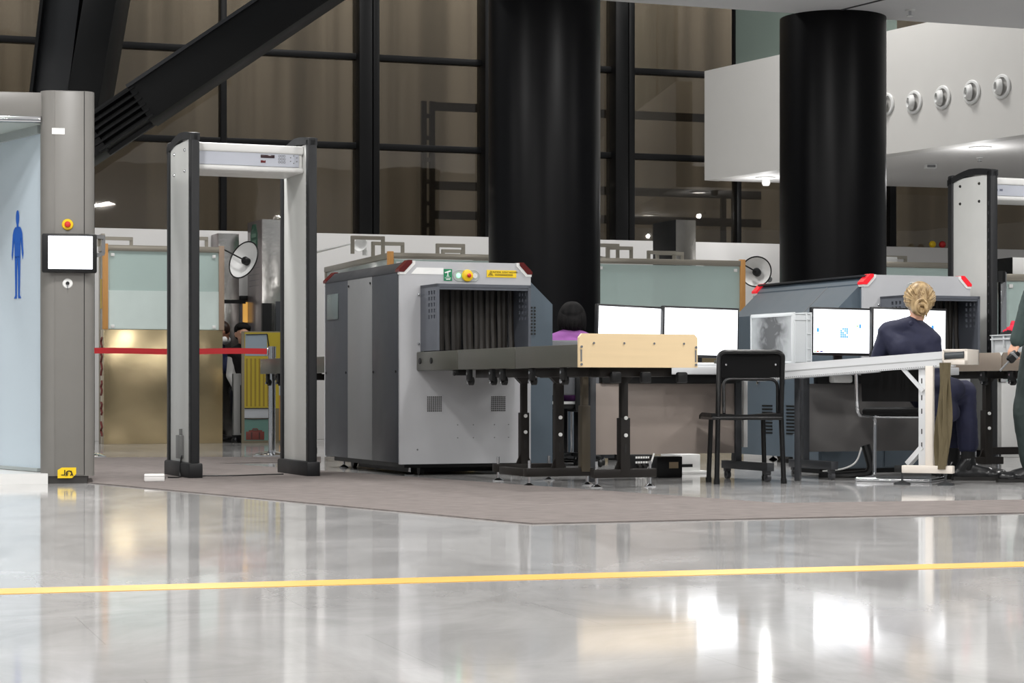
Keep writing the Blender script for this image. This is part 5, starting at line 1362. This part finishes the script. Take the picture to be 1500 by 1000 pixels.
hx = [(x_, y_, z_ - .06) for x_, y_, z_ in hx]
sg = obj('green_sign', B().prism(hx, (.003, 0, 0)), mat('dark_green_sign', (22, 78, 56), .5), s2)
tx = B()
for z in (2.2, 2.13, 2.06): tx.box(-.0085, -.0065, .22, .40, z - .02, z + .02)
obj('sign_lines', tx, mat('pale_green_print', (96, 130, 112), .6), sg)
ln = B()
for z in (1.85, 1.78, 1.72, 1.66): ln.box(-.0055, -.004, .1, .5, z, z + .006)
obj('engraved_lines', ln, mMG, s2)
# counter behind, with black rail
for p_, z0_ in ((s1, 1.48), (s2, 1.0)): obj('dark_band', B().box(-.006, .3, -.006, .02, z0_, z0_ + .04), mBK, p_)
ct = thing('counter', 'dark counter with a small warm lit picture between the steel pillars', 'counter', D(322, 0, 23.0) * V((1, 1, 0)) if False else V((D(322, 0, 23.4).x, 23.45 - .3, 0)) if False else V((D(352, 0, 22.95).x, 22.95, 0)), TF)
obj('top_rail', B().box(0, .16, 0, .12, 1.52, 1.57, .004), mBK, ct)
obj('body', B().box(.0, .16, .02, .11, 0, 1.52), mat('counter_slate', (92, 98, 112), .3, metal=.4), ct)
obj('lit_picture', B().box(.03, .1, -.012, .02, 1.28, 1.5), mat('warm_lit_picture', (230, 180, 90), .4, emit=(240, 180, 90), estr=.5), ct)
du_ = thing('display_unit', 'pair of tall dark panels standing in front of the steel pillar with the green sign', 'display unit', V((D(384, 0, 22.2).x, 22.22, 0)), TF)
obj('dark_panel', B().box(0, .1, 0, .06, 0, 1.46), mBK, du_); obj('dark_panel', B().box(.145, .235, 0, .06, 0, 1.48), mCH, du_); obj('plinth', B().box(0, .235, 0, .07, 0, .05), mBK, du_)
# reflector dishes
def dish(label, c, nrm_, r, post):
    t = thing('reflector_dish', label, 'dish', c, 0, 'white reflector dishes on the booths')
    n_ = V(nrm_).normalized(); q = V((0, 0, 1)).rotation_difference(n_).to_matrix().to_4x4()
    obj('bowl', B().lathe([(.001, -.075), (r * .45, -.06), (r * .8, -.025), (r, .012), (r * .985, .014), (r * .78, -.018), (r * .44, -.05), (.001, -.062)], q, 48), mat('dish_white', (238, 238, 236), .35), t)
    obj('rim', B().tube([q @ V((r * math.cos(R(a)), r * math.sin(R(a)), .013)) for a in range(0, 360, 10)], .007, 8, closed=True), mBK, t)
    obj('hub', B().lathe([(.001, .02), (.03, .016), (.042, 0), (.04, -.05), (.001, -.055)], q, 28), mBK, t)
    p0 = q @ V((0, 0, .01)); p1 = V(post) - V(c)
    obj('arm', B().tube([p0, p0 * .3 + p1 * .7 + n_ * .06, p1], .008, 8), mBK, t)
    return t
pd = V((D(329, 366, 21.9)))
dish('white reflector dish with black hub on an arm from the left booth', D(358, 381, 21.7), (-.62, -.74, .34), .2, pd)
pd2 = D(1087, 387, 21.5)
d2_ = dish('white reflector dish beside the wooden post right of the middle booth', D(1108, 398, 21.6), (-.3, -.92, .12), .155, pd2)
obj('back_horn', B().cyl((.05, .05, -.02), (.16, .2, -.07), .05, .03), mMG, d2_)
# poster boards
mP = lambda n_, c_: mat(n_, c_, .55)
pb_ = G(354, 649)
pz = thing('poster_board', 'yellow poster board with a suitcase picture standing beyond the arch', 'poster board', pb_, 15)
kpx = lambda px: (px - 354) / F * pb_.y / math.cos(R(15)); kz_ = lambda py: CH - (py - YH) * pb_.y / F
obj('board', B().box(0, .52, 0, .04, 0, kz_(485), .003), mat('board_taupe', (120, 112, 92), .5), pz)
obj('yellow_field', B().box(kpx(358), .51, -.003, .002, kz_(598), kz_(486.5)), mP('poster_yellow', (176, 156, 36)), pz)
obj('grey_field', B().box(kpx(359), kpx(390), -.005, 0, kz_(521), kz_(489)), mP('poster_grey_blue', (140, 154, 166)), pz)
cu = B()
for k in range(6): cu.box(kpx(360 + k * 6), kpx(362.5 + k * 6), -.006, -.002, kz_(595), kz_(525))
obj('curtain_folds', cu, mP('poster_ochre', (140, 118, 28)), pz)
obj('pale_field', B().box(kpx(358), kpx(394), -.003, .002, kz_(612), kz_(598)), mP('poster_pale', (168, 172, 178)), pz)
obj('teal_field', B().box(kpx(358), kpx(394), -.004, .002, kz_(645), kz_(613)), mP('poster_teal', (86, 122, 114)), pz)
su = B().box(kpx(360), kpx(386), -.007, -.003, kz_(644), kz_(632), .004).box(kpx(364), kpx(383), -.007, -.003, kz_(632), kz_(630))
su.tube([(kpx(369), -.006, kz_(630)), (kpx(370), -.006, kz_(628)), (kpx(376), -.006, kz_(628)), (kpx(377), -.006, kz_(630))], .006, 6)
obj('suitcase_picture', su, mP('poster_red_brown', (104, 44, 36)), pz)
for px in (367, 378):
    sd = B().box(kpx(px), kpx(px + 2), -.0085, -.006, kz_(643), kz_(633))
    obj('suitcase_strap', sd, mP('poster_dark', (60, 26, 22)), pz)
obj('side_panel', B().box(kpx(407), .51, -.006, .0, kz_(645), kz_(580)), mP('poster_tan', (172, 130, 66)), pz)
obj('pale_corner', B().box(kpx(407), .51, -.006, .0, kz_(579), kz_(555)), mP('poster_pale', (168, 172, 178)), pz)
for pts_ in ([(kpx(358), -.005, kz_(613)), (kpx(370), -.005, kz_(614)), (kpx(394), -.005, kz_(613))], [(kpx(358), -.005, kz_(598)), (kpx(394), -.005, kz_(598))], [(kpx(390), -.007, kz_(489)), (kpx(393), -.007, kz_(510))], [(kpx(360), -.006, kz_(490)), (kpx(390), -.006, kz_(489))]):
    obj('ink_line', B().tube(pts_, .006, 6), mINK, pz)
# stanchions with red belt
def stanchion(p, label):
    t = thing('belt_stanchion', label, 'stanchion', p, 0, 'chrome belt stanchions')
    obj('base', B().lathe([(.001, 0), (.155, 0), (.158, .008), (.12, .022), (.04, .035), (.03, .05), (.001, .05)], n=40), mCHR, t)
    obj('post', B().cyl((0, 0, .04), (0, 0, .84), .031, n=28), mCHR, t)
    obj('belt_head', B().lathe([(.001, .83), (.034, .83), (.034, .915), (.028, .92), (.001, .92)], n=28).box(-.042, -.03, -.02, .02, .84, .91, .003), mCHR, t)
    obj('post_cap', B().lathe([(.026, .9), (.0345, .9), (.0345, .921), (.001, .924)], n=28), mCHR, t)
    return t
q1 = G(398.5, 667); st1 = stanchion(q1, 'chrome stanchion holding the red belt, seen through the arch')
q0 = G(128, 668.5); st0 = stanchion(q0, 'chrome stanchion at the left end of the red belt, almost hidden by the body scanner')
dv2 = (q0 - q1)
rows = []
for j in range(17):
    f_ = j / 16; p = dv2 * f_; sag = .0
    zt2, zb2 = .903 - .0 * f_, .855
    px_ = p + V((-.03, 0, 0)) * (1 - f_)
    rows.append([(px_.x, px_.y, zb2 + .004 * math.sin(f_ * 9)), (px_.x, px_.y, zt2 + .004 * math.sin(f_ * 9))])
obj('belt', B().ribbon(rows, .004), mat('red_belt', (176, 16, 26), .6), st1)

# ---------------- two people far behind the arch
OB = V((D(327, 0, 22.52).x, 22.52, 0))
J = dict(head=(-.01, -.05, 1.16), neck=(-.06, 0, 1.06), chest=(-.1, .05, 1.0), waist=(-.2, .05, .9), pelvis=(-.2, .03, .82), sh_l=(-.06, .2, .99), sh_r=(-.04, -.12, .99), el_l=(.04, .2, .80), wr_l=(.12, .15, .9), el_r=(.02, -.14, .76), wr_r=(.11, -.1, .9),
         hip_l=(-.17, .12, .8), hip_r=(-.15, -.06, .8), kn_l=(-.1, .14, .46), kn_r=(-.05, -.06, .46), an_l=(-.12, .14, .09), an_r=(-.08, -.06, .09), toe_l=(1, 0, 0), toe_r=(1, -.1, 0), hs=.95)
pa, P, tors, arm, leg, g = person('person in dark blue leaning over beside the left booth, behind the red belt', J, None, OB, .85, head_fwd=(.75, .4, -.5), skin=mSKIN2, fine=.012)
sobj('blue_top', tors(.014) + arm('l', .012) + arm('r', .012), mat('dark_blue_cloth', (28, 38, 78), .7, bump=.2, bscale=60), pa, .014, 3, wrinkle=.006)
sobj('trousers', leg('l', .016) + leg('r', .016) + [('c', g('hip_l'), g('hip_r'), .11, .11)], mat('ink_blue_trousers', (16, 19, 32), .8), pa, .014, 3)
shoe(pa, g('an_l'), (1, 0)); shoe(pa, g('an_r'), (1, -.1))
sobj('white_collar', [('c', g('neck') + V((-.06, -.06, -.02)), g('neck') + V((.08, -.08, .02)), .05, .04), ('c', g('neck') + V((-.06, .06, -.02)), g('neck') + V((.1, .03, .02)), .05, .04)], mSTK, pa, .012, 3)
x, f, u = frame_((.75, .4, -.5)); M = Matrix((x, f, u)).transposed()
sobj('hair', [('e', P(0, -.02, .04), (.085, .094, .085), M), ('e', P(0, -.05, -.02), (.08, .06, .07), M)], hair_mat('brown_hair', (26, 16, 12), (58, 38, 30)), pa, .011, 3)
OC = V((D(357, 0, 22.2).x, 22.2, 0))
J = dict(head=(-.01, 0, 1.13), neck=(0, .02, .99), chest=(.03, .02, .86), waist=(.03, .02, .68), pelvis=(.03, .02, .55), sh_l=(-.11, 0, .93), sh_r=(.17, .0, .93), el_l=(-.14, 0, .7), wr_l=(-.06, -.12, .56), el_r=(.2, 0, .7), wr_r=(.12, -.12, .56),
         hip_l=(-.06, .02, .53), hip_r=(.12, .02, .53), kn_l=(-.06, -.38 + .2, .5), kn_r=(.12, -.2, .5), an_l=(-.05, -.12, .09), an_r=(.12, -.12, .09), toe_l=(0, -1, 0), toe_r=(0, -1, 0), hs=1.0)
pb2, P, tors, arm, leg, g = person('dark haired person in a black vest sitting behind the yellow poster board', J, None, OC, .88, head_fwd=(.3, -.95, -.1), skin=mSKIN, fine=.012)
sobj('white_shirt', tors(.01) + arm('l', .012) + arm('r', .012), mSTK, pb2, .014, 3)
sobj('black_vest', tors(.02), mat('black_cloth', (18, 18, 20), .85, bump=.3, bscale=90), pb2, .014, 3)
sobj('trousers', leg('l', .016) + leg('r', .016), mat('ink_blue_trousers', (16, 19, 32), .8), pb2, .014, 3)
shoe(pb2, g('an_l'), (0, -1)); shoe(pb2, g('an_r'), (0, -1))
x, f, u = frame_((.3, -.95, -.1)); M = Matrix((x, f, u)).transposed()
sobj('hair', [('e', P(0, -.03, .05), (.09, .095, .08), M), ('e', P(0, -.05, .0), (.084, .06, .07), M), ('c', P(-.05, .05, .075), P(.05, .05, .08), .03, .03)], mHK, pb2, .011, 3)
sl_ = thing('stool', 'dark stool under the person behind the yellow poster board', 'stool', (OC.x + .03, OC.y + .03, 0), 0)
obj('seat', B().lathe([(.001, .40), (.17, .40), (.18, .42), (.17, .445), (.001, .45)], n=32), mBK, sl_)
for k in range(4):
    a = R(45 + 90 * k); obj('leg', B().cyl((.17 * math.cos(a), .17 * math.sin(a), 0), (.12 * math.cos(a), .12 * math.sin(a), .41), .014), mBK, sl_)
cab_ = thing('cabinet', 'grey cabinet on the floor between the left booth and the poster board', 'cabinet', (D(342.5, 0, 21.95).x, 21.93, 0), TF)
obj('body', B().box(.0, .09, 0, .09, .08, .72, .004), mat('cabinet_grey', (150, 150, 148), .5), cab_); obj('dark_gap', B().box(.07, .085, -.006, 0, .1, .6), mBK, cab_); obj('plinth', B().box(0, .09, .02, .09, 0, .08), mBK, cab_)

# ================================================================== LIGHT
def area(name, loc, size, power, rot=(0, 0, 0), col=(1, .985, .965), sy=None):
    l = bpy.data.lights.new(name, 'AREA'); l.energy = power; l.size = size; l.color = col
    if sy: l.shape = 'RECTANGLE'; l.size_y = sy
    o = bpy.data.objects.new(name, l); COL.objects.link(o); o.location = loc; o.rotation_euler = rot
    return o
for iy, y in enumerate((2.5, 6.5, 10.5, 14.2)):
    for x in (-6, -2.2, 1.6, 5.4):
        area('hall_ceiling_lamp', (x, y, SZ - .02), .4, 82)
for x, y in ((-6, 18.2), (-1.5, 20.0), (2.6, 21.0), (6.5, 21.4)):
    area('atrium_lamp', (x, y, 6.8), .9, 120)
for k in range(7):
    u_ = uf(-150 + k * 300); area('backdrop_fill', (F0.x + u_ * cf - 1.0 * sf, F0.y + u_ * sf + 1.0 * cf, 7.8), .5, 125, (R(18), 0, R(TF)), (1, .98, .95))  # added unseen lights that brighten the backdrop behind the glass
for px, py in ((1121, 260), (1436, 216)):
    p = G(px, py, ZB); l_ = bpy.data.lights.new('balcony_underside_fill', 'POINT'); l_.energy = 8; l_.shadow_soft_size = .025; o_ = bpy.data.objects.new('balcony_underside_fill', l_); COL.objects.link(o_); o_.location = (p.x, p.y, ZB - .3)  # added unseen point lights below the downlights, brightening the balcony underside
wd = bpy.data.worlds.new('hall_air'); SC.world = wd; wd.use_nodes = True
bg = wd.node_tree.nodes['Background']; bg.inputs['Color'].default_value = (.96, .98, 1, 1); bg.inputs['Strength'].default_value = .26

# ================================================================== CAMERA
cd = bpy.data.cameras.new('camera'); cam = bpy.data.objects.new('camera', cd); COL.objects.link(cam)
cam.location = (0, 0, CH); cam.rotation_euler = (R(90), 0, 0)
cd.sensor_width = 36; cd.lens = F * 36 / 1500; cd.shift_y = (YH - 500) / 1500; cd.clip_start = .05; cd.clip_end = 200
SC.camera = cam
SC.view_settings.view_transform = 'Standard'; SC.view_settings.look = 'None'; SC.view_settings.gamma = 1; SC.view_settings.exposure = 0.15
SC.view_settings.use_curve_mapping = False
